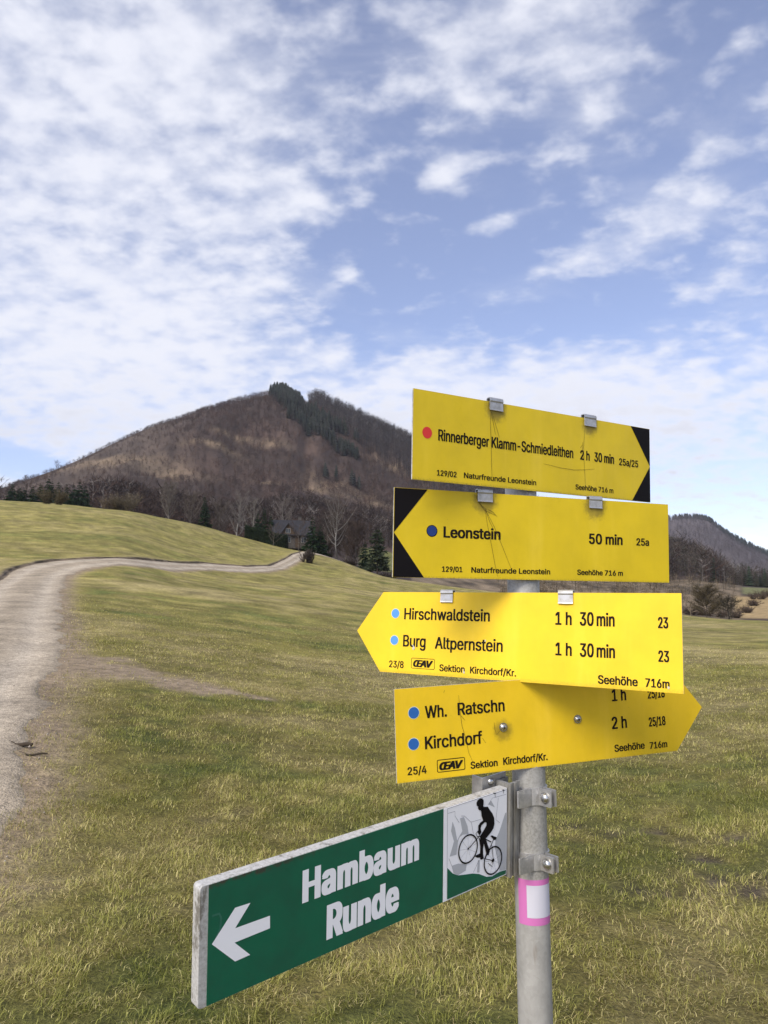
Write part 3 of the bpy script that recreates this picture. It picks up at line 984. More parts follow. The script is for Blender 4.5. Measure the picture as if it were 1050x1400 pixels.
def build_grass():
    V, F, C = [], [], []
    base_i = 0
    bands = [(0.9, 2.3, 2500, 1.0), (2.3, 4.2, 12000, 1.0), (4.2, 7.0, 7000, 1.1), (7.0, 12, 3000, 1.4), (12, 20, 1150, 2.2), (20, 34, 450, 3.2)]
    for d0, d1, dens, wk in bands:
        a0, a1 = -0.60, 0.60
        area = 0.5 * (a1 - a0) * (d1 ** 2 - d0 ** 2)
        n = int(area * dens)
        d = np.sqrt(rng.uniform(d0 ** 2, d1 ** 2, n)); a = rng.uniform(a0, a1, n)
        x, y = d * np.sin(a), d * np.cos(a)
        sdv = road_sd(x, y)
        tm = track_mask(x, y)
        mud = spots(x, y, MUD_SPOTS) * np.clip(2.4 * (fbm(x / 0.14, y / 0.14, 63, 3) - 0.25), 0, 1)
        rag = 0.55 * (fbm(x / 0.5, y / 0.5, 101, 3) - 0.5)
        clump = fbm(x / 0.12, y / 0.12, 103, 2)
        p = sstep(-0.35, 0.70, sdv + rag) * (1 - 0.93 * tm) * (1 - 0.85 * np.clip(mud * 1.3, 0, 1)) * np.clip(0.12 + 2.1 * (clump - 0.26), 0.10, 1) * (1 - sstep(15, 34, d))
        k = rng.random(n) < p
        x, y, clump = x[k], y[k], clump[k]
        n = len(x)
        z = h0(x, y) - 0.004
        c, g = grass_colour(x, y)
        tall = fbm(x / 0.7, y / 0.7, 105, 3)
        L = rng.uniform(0.018, 0.052, n) * (0.55 + 1.0 * tall) * (0.6 + 1.0 * clump) * (1 + 0.10 * (wk - 1))
        W = rng.uniform(0.0017, 0.0042, n) * wk
        dry = rng.random(n) < (0.72 - 0.55 * g)
        # bleached leaves lie flat and tangled, green ones stand
        swirl = 6.28 * fbm(x / 0.55, y / 0.55, 107, 3) * 2.0
        th = np.where(rng.random(n) < 0.5, swirl + rng.normal(0, 0.7, n), rng.uniform(0, 6.28, n))
        lean0 = np.where(dry, rng.uniform(0.5, 1.25, n), rng.uniform(0.15, 0.8, n))
        lean1 = lean0 + np.where(dry, rng.uniform(0.3, 1.0, n), rng.uniform(0.2, 0.9, n))
        dx, dy = np.cos(th), np.sin(th)
        side = np.stack([-dy, dx, np.zeros(n)], 1) * (W / 2)[:, None]
        up0 = np.stack([dx * np.sin(lean0), dy * np.sin(lean0), np.cos(lean0)], 1)
        up1 = np.stack([dx * np.sin(lean1), dy * np.sin(lean1), np.cos(lean1)], 1)
        curl = rng.normal(0, 0.6, n)
        up1 = up1 + np.stack([-dy * curl, dx * curl, np.zeros(n)], 1)
        p0 = np.stack([x, y, z], 1)
        p1 = p0 + up0 * (L * 0.5)[:, None]
        p2 = p1 + up1 * (L * 0.5)[:, None]
        p2[:, 2] = np.maximum(p2[:, 2], z + 0.006)
        v = np.stack([p0 - side, p0 + side, p1 - side * 0.8, p1 + side * 0.8, p2], 1).reshape(-1, 3)
        b = base_i + np.arange(n)[:, None] * 5
        f = np.concatenate([b + np.array([[0, 1, 3]]), b + np.array([[0, 3, 2]]), b + np.array([[2, 3, 4]])])
        straw = np.array([0.70, 0.60, 0.27]); green = np.array([0.30, 0.295, 0.065]); tan = np.array([0.52, 0.39, 0.20])
        bc = np.where(dry[:, None], straw, green)
        bc = np.where((dry & (rng.random(n) < 0.25))[:, None], tan, bc)
        bc = 0.62 * bc + 0.38 * c * 1.25
        bc = np.minimum(bc * rng.uniform(0.55, 1.42, n)[:, None], 0.80)
        V.append(v); F.append(f); C.append(np.repeat(bc, 5, 0))
        base_i += n * 5
    o = mesh_obj('meadow_grass', np.concatenate(V), np.concatenate(F), M_BLADE, None, False, np.concatenate(C))
    tag(o, 'short matted winter grass covering the near meadow, straw and green blades mixed', 'grass', kind='stuff')


build_grass()


def build_pebbles():
    S = Soup()
    o8 = np.array([(1, 0, 0), (-1, 0, 0), (0, 1, 0), (0, -1, 0), (0, 0, 1), (0, 0, -1)], float)
    f8 = np.array([(0, 2, 4), (2, 1, 4), (1, 3, 4), (3, 0, 4), (2, 0, 5), (1, 2, 5), (3, 1, 5), (0, 3, 5)])
    n = 6000
    i = rng.integers(0, NR, n)
    P = MIDC[i]
    k = (P[:, 1] > 1.0) & (P[:, 1] < 24)
    i = i[k]
    off = np.where(rng.random(len(i)) < 0.35, -0.92 + rng.normal(0, 0.08, len(i)), rng.uniform(-1, 1, len(i)))
    Q = MIDC[i] + left[i] * (off * HALF[i])[:, None] + rng.normal(0, 0.25, (len(i), 2))
    T = TRACK[0] + (TRACK[-1] - TRACK[0]) * rng.random((110, 1)) ** 1.3 + rng.normal(0, 0.22, (110, 2))
    Q = np.concatenate([Q, T])
    m = len(Q)
    r = rng.uniform(0.003, 0.009, m) * rng.choice([1, 1, 1, 1.6], m)
    z = h0(Q[:, 0], Q[:, 1]) + r * 0.4 + 0.012
    sc = rng.uniform(0.6, 1.3, (m, 1, 3)) * r[:, None, None]
    ang = rng.uniform(0, 6.28, m)
    v = o8[None] * sc + rng.normal(0, 0.15, (m, 6, 3)) * r[:, None, None]
    x = v[..., 0] * np.cos(ang)[:, None] - v[..., 1] * np.sin(ang)[:, None]
    y = v[..., 0] * np.sin(ang)[:, None] + v[..., 1] * np.cos(ang)[:, None]
    V = np.stack([x + Q[:, 0:1], y + Q[:, 1:2], v[..., 2] + z[:, None]], -1).reshape(-1, 3)
    F = (f8[None] + np.arange(m)[:, None, None] * 6).reshape(-1, 3)
    c = np.array([0.36, 0.31, 0.25]) * rng.uniform(0.5, 1.25, (m, 1))
    o = mesh_obj('loose_gravel', V, F, material('pebble', rough=0.9, spec=0.2, fn=fn_blade), None, False, np.repeat(c, 6, 0))
    tag(o, 'loose pale gravel strewn along the verge of the dirt road', 'gravel', kind='stuff')


build_pebbles()


def stick(px, py, length, r, ang, label, bark):
    c = hit(px, py)
    z = float(h0(c[0], c[1])) + 0.012 + r * 0.8
    t = np.linspace(-0.5, 0.5, 9)
    wob = np.cumsum(rng.normal(0, 0.05, 9)) * length * 0.10
    P = np.stack([t * length, wob - wob.mean(), 0.004 * np.sin(t * 7)], 1)
    S = Soup()
    v, f = tube(P, r * (0.75 + 0.35 * np.sin((t + 0.5) * 3.0) + 0.1 * rng.random(9)), 8)
    S.add(v, f, bark)
    v, f = tube(np.array([P[1], P[1] + (-0.05, 0.03, 0.02), P[1] + (-0.09, 0.035, 0.035)]), [r * 0.35, r * 0.25, r * 0.1], 5)
    S.add(v, f, bark)
    o = S.build('fallen_stick', material('bark', rough=0.95, spec=0.1, fn=fn_blade), None, True)
    o.location = (c[0], c[1], z)
    o.rotation_euler = (0, 0.0, ang)
    tag(o, label, 'stick', 'sticks at the edge of the gravel road')


stick(32, 1022, 0.16, 0.017, 0.05, 'thick dark stub of wood lying on the gravel road at its right edge', (0.055, 0.042, 0.030))
stick(50, 1034, 0.18, 0.008, 0.35, 'thin dark twig lying half in the grass just beside the road', (0.050, 0.040, 0.028))

# ------------------------------------------------------------------ trees, shrubs, woods
M_BARK = material('bark', rough=0.95, spec=0.1, fn=fn_blade)
M_TWIG = material('twigs', rough=0.95, spec=0.1, fn=fn_blade)


def fn_leaf(N, b):
    N.t.links.new(vcol(N), b.inputs['Base Color'])


M_NEEDLE = material('needles', rough=0.85, spec=0.15, fn=fn_leaf)


def rand_dirs(n, r, zlo=-0.2, zhi=1.0):
    a = r.uniform(0, 6.28, n); z = r.uniform(zlo, zhi, n); s = np.sqrt(np.maximum(0, 1 - z * z))
    return np.stack([s * np.cos(a), s * np.sin(a), z], 1)


def twig_tris(P, D, L, W, r, segs=2):
    """thin curved twigs: start P, direction D, length L, width W -> verts, tris"""
    n = len(P)
    side = np.cross(D, rand_dirs(n, r, -1, 1)); side /= np.linalg.norm(side, axis=1)[:, None] + 1e-9
    side = side * (W / 2)[:, None]
    if segs == 1:
        v = np.stack([P - side, P + side, P + D * L[:, None]], 1).reshape(-1, 3)
        f = np.arange(n * 3).reshape(-1, 3)
        return v, f
    M = P + D * (L * 0.5)[:, None]
    D2 = D + rand_dirs(n, r, -0.3, 0.7) * 0.45
    T = M + D2 * (L * 0.5)[:, None]
    v = np.stack([P - side, P + side, M + side * 0.7, M - side * 0.7, T], 1).reshape(-1, 3)
    b = np.arange(n)[:, None] * 5
    f = np.concatenate([b + np.array([[0, 1, 2]]), b + np.array([[0, 2, 3]]), b + np.array([[3, 2, 4]])])
    return v, f


def bare_tree(name, px, d, h, spread, label, cat='tree', group=None, bark=(0.10, 0.085, 0.07), twig=(0.085, 0.065, 0.05),
              seed=1, limbs=16, twigs=900, up=0.75, low=0.28, r0=None, white=None, tw=1.0, pos=None, sink=0.1):
    r = np.random.default_rng(seed)
    p = at(px, d) if pos is None else np.array(pos)
    z = float(h0(p[0], p[1]))
    root = empty(name, (p[0], p[1], z - sink))
    tag(root, label, cat, group)
    r0 = r0 or h * 0.018
    S = Soup()
    n = 9
    t = np.linspace(0, 1, n)
    wob = np.cumsum(r.normal(0, 0.012 * h, (n, 2)), 0); wob -= wob[0]
    trunk = np.stack([wob[:, 0], wob[:, 1], t * h * 0.92], 1)
    bc = np.array(bark)
    v, f = tube(trunk, r0 * (1 - 0.9 * t) + 0.01, 7)
    cc = np.tile(bc, (len(v), 1))
    if white is not None:
        hi = sstep(0.16, 0.3, v[:, 2] / h)[:, None]
        cc = cc * (1 - hi) + np.array(white) * hi * r.uniform(0.6, 1.1, (len(v), 1))
    S.add(v, f, cc)
    paths = []
    for i in range(limbs):
        tt = low + (0.97 - low) * (i + r.random()) / limbs
        s = np.array([np.interp(tt, t, trunk[:, k]) for k in range(3)])
        a = i * 2.399 + r.normal(0, 0.4)
        L = spread * (0.55 + 0.6 * math.sin(math.pi * min(1, 0.25 + tt * 0.72))) * r.uniform(0.7, 1.15)
        m = 6
        q = np.linspace(0, 1, m)
        out = L * q ** 0.85
        zz = L * up * q ** 1.3
        P = s + np.stack([np.cos(a) * out, np.sin(a) * out, zz], 1) + np.cumsum(r.normal(0, 0.03 * L, (m, 3)), 0) * q[:, None]
        P[:, 2] = np.minimum(P[:, 2], h)
        rr = r0 * (1 - 0.85 * tt) * 0.5
        v, f = tube(P, rr * (1 - 0.85 * q) + 0.008, 4)
        lc = bc if white is None else np.array(white) * 0.75
        S.add(v, f, lc * r.uniform(0.8, 1.15))
        paths.append(P)
    S.build('trunk', M_BARK, root)
    K = Soup()
    A = np.array(paths)
    k = r.integers(0, limbs, twigs); q = r.uniform(0.15, 1.0, twigs) * 4.99
    j = q.astype(int); fr = (q - j)[:, None]
    P = A[k, j] * (1 - fr) + A[k, j + 1] * fr
    D = A[k, j + 1] - A[k, j]; D /= np.linalg.norm(D, axis=1)[:, None] + 1e-9
    D = D * 0.35 + rand_dirs(twigs, r, -0.25, 1.0) * 0.9
    L = spread * r.uniform(0.18, 0.48, twigs); W = np.full(twigs, 0.028 * tw) * r.uniform(0.6, 1.4, twigs)
    v, f = twig_tris(P, D, L, W, r)
    K.add(v, f, np.repeat(np.array(twig) * r.uniform(0.6, 1.35, (twigs, 1)), 5, 0))
    P2 = P + D * (L * r.uniform(0.3, 0.9, twigs))[:, None]
    D2 = D * 0.5 + rand_dirs(twigs, r, -0.2, 1) * 0.8
    v, f = twig_tris(P2, D2, L * 0.55, W * 0.7, r)
    K.add(v, f, np.repeat(np.array(twig) * r.uniform(0.6, 1.35, (twigs, 1)), 5, 0))
    K.build('crown', M_TWIG, root)
    return root


def conifer(name, px, d, h, rad, label, group=None, seed=1, dark=(0.012, 0.024, 0.012), lite=(0.030, 0.050, 0.022), loose=0.0, low=0.08, tiers=None, sink=0.1):
    r = np.random.default_rng(seed)
    p = at(px, d)
    root = empty(name, (p[0], p[1], float(h0(p[0], p[1])) - sink))
    tag(root, label, 'tree', group)
    S = Soup()
    t = np.linspace(0, 1, 6)
    S.add(*tube(np.stack([t * 0, t * 0, t * h * 0.96], 1), h * 0.018 * (1 - 0.92 * t) + 0.008, 7), c=(0.055, 0.042, 0.032))
    S.build('trunk', M_BARK, root)
    K = Soup()
    tiers = tiers or int(10 + h * 1.6)
    for i in range(tiers):
        tz = low + (1 - low) * (i + r.uniform(0, 0.8)) / tiers
        R = rad * (1 - tz) ** (0.85 - 0.3 * loose) * r.uniform(0.7, 1.15) + 0.05 * h * (1 - tz) * 0.3
        nb = r.integers(6, 10)
        for b in range(nb):
            if loose and r.random() < 0.35 * loose:
                continue
            a = r.uniform(0, 6.28)
            n = 16
            s = np.sort(r.uniform(0.05, 1, n))
            droop = -0.25 * R * s ** 2 + (0.25 * loose * R * s)
            L = R * r.uniform(0.75, 1.1)
            P = np.stack([np.cos(a) * L * s, np.sin(a) * L * s, tz * h + droop], 1) + r.normal(0, 0.03 * R, (n, 3))
            D = np.stack([np.cos(a + r.normal(0, 0.8, n)), np.sin(a + r.normal(0, 0.8, n)), r.normal(-0.15 + 0.35 * loose, 0.35, n)], 1)
            v, f = twig_tris(P, D, np.full(n, 0.42 * R + 0.12) * r.uniform(0.5, 1, n), np.full(n, 0.16 * R + 0.07), r, 1)
            k = r.random()
            c = np.array(dark) * (1 - k) + np.array(lite) * k
            K.add(v, f, c)
    K.build('crown', M_NEEDLE, root)
    return root


def shrub(px, d, w, h, label, group=None, col=(0.11, 0.085, 0.06), seed=1, n=1400, tw=1.0, name='bare_shrub', leafy=None):
    r = np.random.default_rng(seed)
    p = at(px, d)
    root = empty(name, (p[0], p[1], float(h0(p[0], p[1])) - 0.1))
    tag(root, label, 'shrub', group)
    S = Soup()
    stems = []
    lobes = [(r.uniform(-0.36, 0.36) * w, r.uniform(-0.2, 0.2) * w, r.uniform(0.6, 1.0)) for _ in range(7)]
    for i in range(70):
        lx, ly, lh = lobes[i % 7]
        q = np.linspace(0, 1, 5)
        a = r.uniform(0, 6.28); L = r.uniform(0.12, 0.30) * w
        hh = h * lh * r.uniform(0.55, 1.0)
        P = np.stack([lx * (0.8 + 0.2 * q) + np.cos(a) * L * q, ly * (0.8 + 0.2 * q) + np.sin(a) * L * q, hh * q ** 0.8], 1) + np.cumsum(r.normal(0, 0.02 * w, (5, 3)), 0) * q[:, None]
        v, f = tube(P, 0.028 * (1 - 0.75 * q) + 0.006, 4)
        S.add(v, f, np.array(col) * r.uniform(0.5, 1.0))
        stems.append(P)
    S.build('stem', M_BARK, root)
    A = np.array(stems)
    k = r.integers(0, len(A), n); q = r.uniform(0.02, 1, n) * 3.99
    j = q.astype(int); fr = (q - j)[:, None]
    P = A[k, j] * (1 - fr) + A[k, j + 1] * fr
    D = rand_dirs(n, r, -0.3, 1.0)
    v, f = twig_tris(P, D, r.uniform(0.10, 0.24, n) * w * 0.7, r.uniform(0.02, 0.045, n) * tw, r)
    K = Soup()
    c = np.array(col) * r.uniform(0.55, 1.35, (n, 1))
    if leafy is not None:
        gk = r.random((n, 1)) < 0.4
        c = np.where(gk, np.array(leafy) * r.uniform(0.6, 1.3, (n, 1)), c)
    K.add(v, f, np.repeat(c, 5, 0))
    K.build('crown', M_TWIG, root)
    return root


# --- on the crest of the left meadow
shrub(68, 146, 5.4, 3.1, 'rounded olive brown bush alone on the left meadow crest in front of the dark conifers', 'bushes on the meadow crest', (0.105, 0.086, 0.052), 11, 2200, 1.5)
shrub(166, 150, 7.2, 3.5, 'wide pale brown bush on the meadow crest right of the dark conifers', 'bushes on the meadow crest', (0.12, 0.098, 0.066), 12, 2600, 1.5)
shrub(141, 150, 3.4, 3.0, 'small straw coloured bush touching the left end of the wide crest bush', 'bushes on the meadow crest', (0.15, 0.115, 0.08), 13, 1200, 1.4)
bare_tree('bare_tree', 227, 168, 8.6, 1.8, 'pale narrow bare tree with upright twigs rising behind the left meadow crest', group='bare trees behind the meadow', bark=(0.13, 0.115, 0.10), twig=(0.125, 0.105, 0.09), seed=21, limbs=26, twigs=1500, up=1.9, low=0.1, tw=1.8)
bare_tree('bare_tree', 257, 172, 7.8, 2.2, 'grey brown bare tree between the pale narrow tree and the lone spruce', group='bare trees behind the meadow', bark=(0.13, 0.11, 0.095), twig=(0.12, 0.098, 0.085), seed=22, limbs=22, twigs=1300, up=1.4, low=0.12, tw=1.7)
conifer('spruce', 276, 182, 9.5, 1.9, 'single dark spruce standing among bare trees behind the left meadow crest', seed=23)
bare_tree('bare_tree', 297, 176, 8.2, 2.4, 'dull brown bare tree right of the lone spruce behind the meadow crest', group='bare trees behind the meadow', bark=(0.10, 0.085, 0.07), twig=(0.095, 0.078, 0.068), seed=24, limbs=20, twigs=1300, up=1.2, low=0.12, tw=1.7)
bare_tree('bare_tree', 322, 186, 13.0, 2.4, 'tall silvery bare tree with forked trunk near the dark hedge', group='bare trees behind the meadow', bark=(0.24, 0.22, 0.19), twig=(0.15, 0.13, 0.115), seed=25, limbs=24, twigs=1200, up=1.6, low=0.15, white=(0.20, 0.185, 0.165), tw=1.3)
bare_tree('bare_tree', 341, 180, 11.2, 1.9, 'slim pale bare tree standing just above the left end of the dark hedge', group='bare trees behind the meadow', bark=(0.22, 0.195, 0.165), twig=(0.15, 0.13, 0.11), seed=26, limbs=22, twigs=1100, up=1.7, low=0.12, white=(0.18, 0.165, 0.145), tw=1.3)
bare_tree('bare_tree', 385, 215, 14.0, 3.0, 'tall grey bare tree rising behind the house roof', group='bare trees behind the meadow', bark=(0.17, 0.15, 0.13), twig=(0.135, 0.115, 0.10), seed=27, limbs=22, twigs=1300, up=1.3, low=0.2, tw=1.7)
for k, (px, d, h, lab) in enumerate([(24, 632, 7.5, 'tiny lone tree on the skyline of the cleared slope, the leftmost one'), (67, 640, 9.0, 'thin tall lone tree on the skyline of the cleared slope, right of the leftmost one')]):
    bare_tree('bare_tree', px, d, h, 2.2, lab, group='lone trees on the cleared slope', seed=31 + k, limbs=14, twigs=300, up=1.0, low=0.25, tw=4, r0=0.2)
for k in range(12):
    px = 8 + k * 9.3 + random.uniform(-3, 3)
    conifer('conifer', px, 222 + random.uniform(-10, 10), random.uniform(6.5, 8.8) * (0.8 if k < 3 else 1.0), random.uniform(2.0, 2.8),
            'dark conifer in the dense clump behind the left end of the meadow crest', 'dark conifers behind the left crest', seed=40 + k, tiers=14)

# --- round the house beyond the meadow
for k, (px, h, lab) in enumerate([(350, 6.2, 'dark conical evergreen above the hedge, leftmost of three beside the house'), (359, 7.4, 'dark conical evergreen above the hedge, middle and tallest of three beside the house'),
                                  (368, 6.6, 'dark conical evergreen above the hedge, nearest of three to the house roof')]):
    conifer('evergreen', px, 150, h, 1.35, lab, 'evergreens left of the house', seed=60 + k, low=0.02)
conifer('evergreen', 426, 146, 7.4, 1.9, 'broad dark evergreen against the right wall of the house', seed=64, low=0.0)
conifer('evergreen', 437, 148, 6.0, 1.9, 'lower dark evergreen standing right of the broad one beside the house', seed=65, low=0.0)
bare_tree('birch_tree', 460, 139, 12.2, 2.5, 'white barked birch standing alone at the edge of the meadow beyond the road bend', bark=(0.05, 0.045, 0.04), twig=(0.10, 0.082, 0.07), seed=66, limbs=24, twigs=1500, up=1.5, low=0.22, white=(0.25, 0.235, 0.215), r0=0.15, tw=1.0)
bare_tree('bare_tree', 446, 158, 8.6, 2.8, 'bushy dark bare tree between the house and the white birch', group='bare trees near the house', seed=67, twig=(0.050, 0.040, 0.035), limbs=24, twigs=3000, low=0.10, tw=1.7)
bare_tree('bare_tree', 472, 156, 9.4, 2.6, 'dense dark bare tree right behind the white birch', group='bare trees near the house', seed=68, twig=(0.056, 0.043, 0.037), limbs=26, twigs=3200, up=1.0, low=0.12, tw=1.7)
bare_tree('bare_tree', 485, 150, 9.2, 2.6, 'brown bare tree between the white birch and the loose pines', group='bare trees near the house', seed=69, twig=(0.066, 0.048, 0.039), limbs=26, twigs=3000, up=1.0, low=0.12, tw=1.7)
conifer('pine_tree', 499, 148, 6.2, 1.7, 'small dark pine left of the taller loose pine by the black arrow sign end', seed=70, low=0.05, loose=0.3)
conifer('pine_tree', 516, 143, 9.6, 2.6, 'tall loose pine with open branches just left of the black ended sign', seed=71, low=0.12, loose=0.9, dark=(0.022, 0.032, 0.018), lite=(0.045, 0.055, 0.030))
shrub(419, 107, 2.5, 2.6, 'dark round leafless bush beside the far end of the gravel road', None, (0.058, 0.046, 0.038), 72, 3200, 1.2)
for k, (px, d, w, h, lab) in enumerate([(448, 149, 4.0, 1.5, 'low dark scrub at the foot of the bare tree beside the house'), (478, 148, 4.6, 1.5, 'low dark scrub between birch and pines at the meadow edge'), (530, 142, 4.2, 1.8, 'low brown scrub under the loose pine next to the black ended sign')]):
    shrub(px, d, w, h, lab, 'scrub along the meadow edge', (0.05, 0.040, 0.032), 80 + k, 1200, 1.5)


def hedge():
    r = np.random.default_rng(90)
    a, b = at(334, 146), at(391, 143)
    n = 9000
    t = r.random(n)
    P = a + (b - a) * t[:, None]
    dirv = (b - a) / np.linalg.norm(b - a)
    nrm = np.array([-dirv[1], dirv[0]])
    top = 2.6 + 0.35 * fbm(t * 14, t * 0, 91, 3) - 0.2
    z = r.random(n) ** 0.7
    off = r.uniform(-0.8, 0.8, n)
    x = P[:, 0] + nrm[0] * off; y = P[:, 1] + nrm[1] * off
    C = np.stack([x, y, h0(x, y) - 0.1 + z * top], 1)
    v, f = twig_tris(C, rand_dirs(n, r, -0.5, 1), r.uniform(0.18, 0.36, n), r.uniform(0.09, 0.16, n), r, 1)
    k = r.random((n, 1))
    c = np.array((0.010, 0.018, 0.009)) * (1 - k) + np.array((0.024, 0.036, 0.016)) * k
    S = Soup(); S.add(v, f, np.repeat(c, 3, 0))
    # woody core
    core = []
    for tt in np.linspace(0, 1, 20):
        p = a + (b - a) * tt
        g = float(h0(p[0], p[1]))
        S.add(*tube(np.array([(p[0], p[1], g - 0.2), (p[0], p[1], g + 2.2)]), [0.35, 0.25], 6), c=(0.010, 0.012, 0.008))
    tag(S.build('hedge', M_NEEDLE), 'long clipped dark green hedge in front of the house beyond the meadow', 'hedge')


hedge()
bare_tree('bare_tree', 407, 141, 5.6, 1.9, 'small brown leafless tree in front of the right half of the house', group='bare trees near the house', seed=74, twig=(0.070, 0.053, 0.044), limbs=14, twigs=520, up=0.9, low=0.12, tw=1.1, r0=0.06)
bare_tree('bare_tree', 372, 139.5, 4.2, 1.4, 'small brown leafless tree rising from the hedge by the left house corner', group='bare trees near the house', seed=75, twig=(0.066, 0.052, 0.045), limbs=12, twigs=420, up=0.9, low=0.12, tw=1.1, r0=0.05)


def house():
    p = at(396, 152)
    g = float(h0(p[0], p[1]))
    root = empty('farmhouse', (p[0], p[1], g - 0.2))
    root.rotation_euler = (0, 0, math.radians(14))
    tag(root, 'farmhouse with steep dark grey roof and front gable half hidden behind the hedge', 'house')
    wallm = material('house_render', (0.30, 0.275, 0.25), 0.9, 0, 0.2, lambda N, b: N.t.links.new(N.mix(N.ramp(N.noise(obj_co(N), 1.5, 4), 0.3, 0.7), (0.085, 0.075, 0.068), (0.055, 0.048, 0.042)), b.inputs['Base Color']))
    roofm = material('roof_tiles', (0.05, 0.048, 0.052), 0.8, 0, 0.3, lambda N, b: N.t.links.new(N.mix(N.ramp(N.noise(obj_co(N), 3.0, 5), 0.3, 0.7), (0.026, 0.025, 0.029), (0.016, 0.015, 0.018)), b.inputs['Base Color']))
    wood = material('dark_boards', (0.07, 0.048, 0.032), 0.8, 0, 0.2)
    framem = material('window_frame', (0.20, 0.19, 0.17), 0.6, 0, 0.3)
    glass = material('window_glass', (0.02, 0.022, 0.025), 0.12, 0, 0.5)
    hw, hd, wh, rh = 3.6, 3.6, 2.9, 3.0
    MB().box(-hw, hw, -hd, hd, 0, wh).build('wall', wallm, root)
    for s in (-1, 1):      # gable ends in boards
        MB().add([(s * hw * 0.995, -hd, wh), (s * hw * 0.995, hd, wh), (s * hw * 0.995, 0, wh + rh)], [(0, 1, 2)]).build('gable', wood, root)
    o, th = 0.45, 0.16
    k = rh / hd
    rf = MB()
    for s in (-1, 1):
        y0, z0 = s * (hd + o), wh - o * k
        rf.add([(-hw - o, y0, z0), (hw + o, y0, z0), (hw + o, 0, wh + rh), (-hw - o, 0, wh + rh),
                (-hw - o, y0, z0 + th), (hw + o, y0, z0 + th), (hw + o, 0, wh + rh + th), (-hw - o, 0, wh + rh + th)],
               [(0, 1, 2, 3), (4, 5, 6, 7), (0, 1, 5, 4), (1, 2, 6, 5), (2, 3, 7, 6), (3, 0, 4, 7)])
    roof = rf.build('roof', roofm, root)
    ch = MB().box(1.6, 2.2, 0.3, 0.9, wh + rh - 0.9, wh + rh + 0.9)
    ch.box(1.52, 2.28, 0.22, 0.98, wh + rh + 0.9, wh + rh + 1.0)
    ch.build('chimney', wallm, roof)
    # front cross gable
    x0, x1, yf, top = -2.6, 0.6, -hd - 0.3, wh + 2.0
    c = (x0 + x1) / 2
    fg = MB().prism([(x0, wh - 0.3), (x1, wh - 0.3), (c, top)], yf, -1.2)
    fg.build('front_gable', wood, root)
    dr = MB()
    for s in (-1, 1):
        e = x0 - 0.35 if s < 0 else x1 + 0.35
        ez = wh - 0.3 - 0.35 * (top - wh + 0.3) / ((x1 - x0) / 2)
        dr.add([(e, yf - 0.35, ez), (c, yf - 0.35, top), (c, -0.9, top), (e, -0.9, ez),
                (e, yf - 0.35, ez + th), (c, yf - 0.35, top + th), (c, -0.9, top + th), (e, -0.9, ez + th)],
               [(0, 1, 2, 3), (4, 5, 6, 7), (0, 1, 5, 4), (1, 2, 6, 5), (2, 3, 7, 6), (3, 0, 4, 7)])
    dr.build('gable_roof', roofm, roof)

    def window(x, z, w, h, y):
        fr = MB()
        for a in ((x - w / 2 - .08, x + w / 2 + .08, z - .08, z), (x - w / 2 - .08, x + w / 2 + .08, z + h, z + h + .08), (x - w / 2 - .08, x - w / 2, z, z + h), (x + w / 2, x + w / 2 + .08, z, z + h), (x - .03, x + .03, z, z + h)):
            fr.box(a[0], a[1], y - 0.06, y + 0.0, a[2], a[3])
        fo = fr.build('window', framem, root)
        MB().box(x - w / 2, x + w / 2, y - 0.03, y - 0.005, z, z + h).build('pane', glass, fo)
    for x in (-2.3, -0.9, 2.2):
        window(x, 1.2, 0.9, 1.1, -hd)
    window(c, wh + 0.15, 0.8, 0.8, yf)
    d = MB().box(0.5, 1.35, -hd - 0.05, -hd, 0.2, 2.15).build('door', wood, root)
    MB().box(1.22, 1.28, -hd - 0.10, -hd - 0.052, 1.1, 1.22).build('handle', M_ALU, d)


house()

# --- right hand side, beyond the field
bare_tree('bushy_tree', 965, 122, 5.0, 1.9, 'bushy brown green tree at far edge of the right meadow, beside the fruit tree', bark=(0.06, 0.05, 0.04), twig=(0.085, 0.068, 0.042), seed=101, limbs=40, twigs=7000, up=0.55, low=0.12, tw=0.7, r0=0.05)
bare_tree('fruit_tree', 995, 117, 3.1, 1.5, 'small dark spreading fruit tree with short trunk at the far edge of the right meadow', bark=(0.030, 0.025, 0.02), twig=(0.045, 0.038, 0.026), seed=102, limbs=16, twigs=700, up=0.55, low=0.42, r0=0.13, tw=1.3)
for k, (px, d, w, h) in enumerate([(939, 160, 5, 1.8), (952, 164, 5, 1.6), (978, 166, 5, 1.5), (1004, 172, 4.5, 1.7), (1016, 190, 5, 2.0), (1026, 214, 5.5, 2.2), (1036, 236, 6, 2.5), (1048, 250, 6, 2.4)]):
    shrub(px, d, w, h, ['leftmost brown bush of the scrubby row bounding the tan field on the right', 'second brown bush from the left in the scrubby row by the tan field', 'brown bush in the scrubby row behind the bushy tree and the fruit tree',
                        'brown bush at the lower corner of the tan field', 'brown bush climbing along the left edge of the tan field', 'brown bush halfway up the left edge of the tan field', 'tall brown bush near the top of the tan field', 'uppermost brown bush above the tan field at the picture edge'][k],
          'brown bushes around the tan field', (0.085, 0.062, 0.045), 110 + k, 900, 1.8)


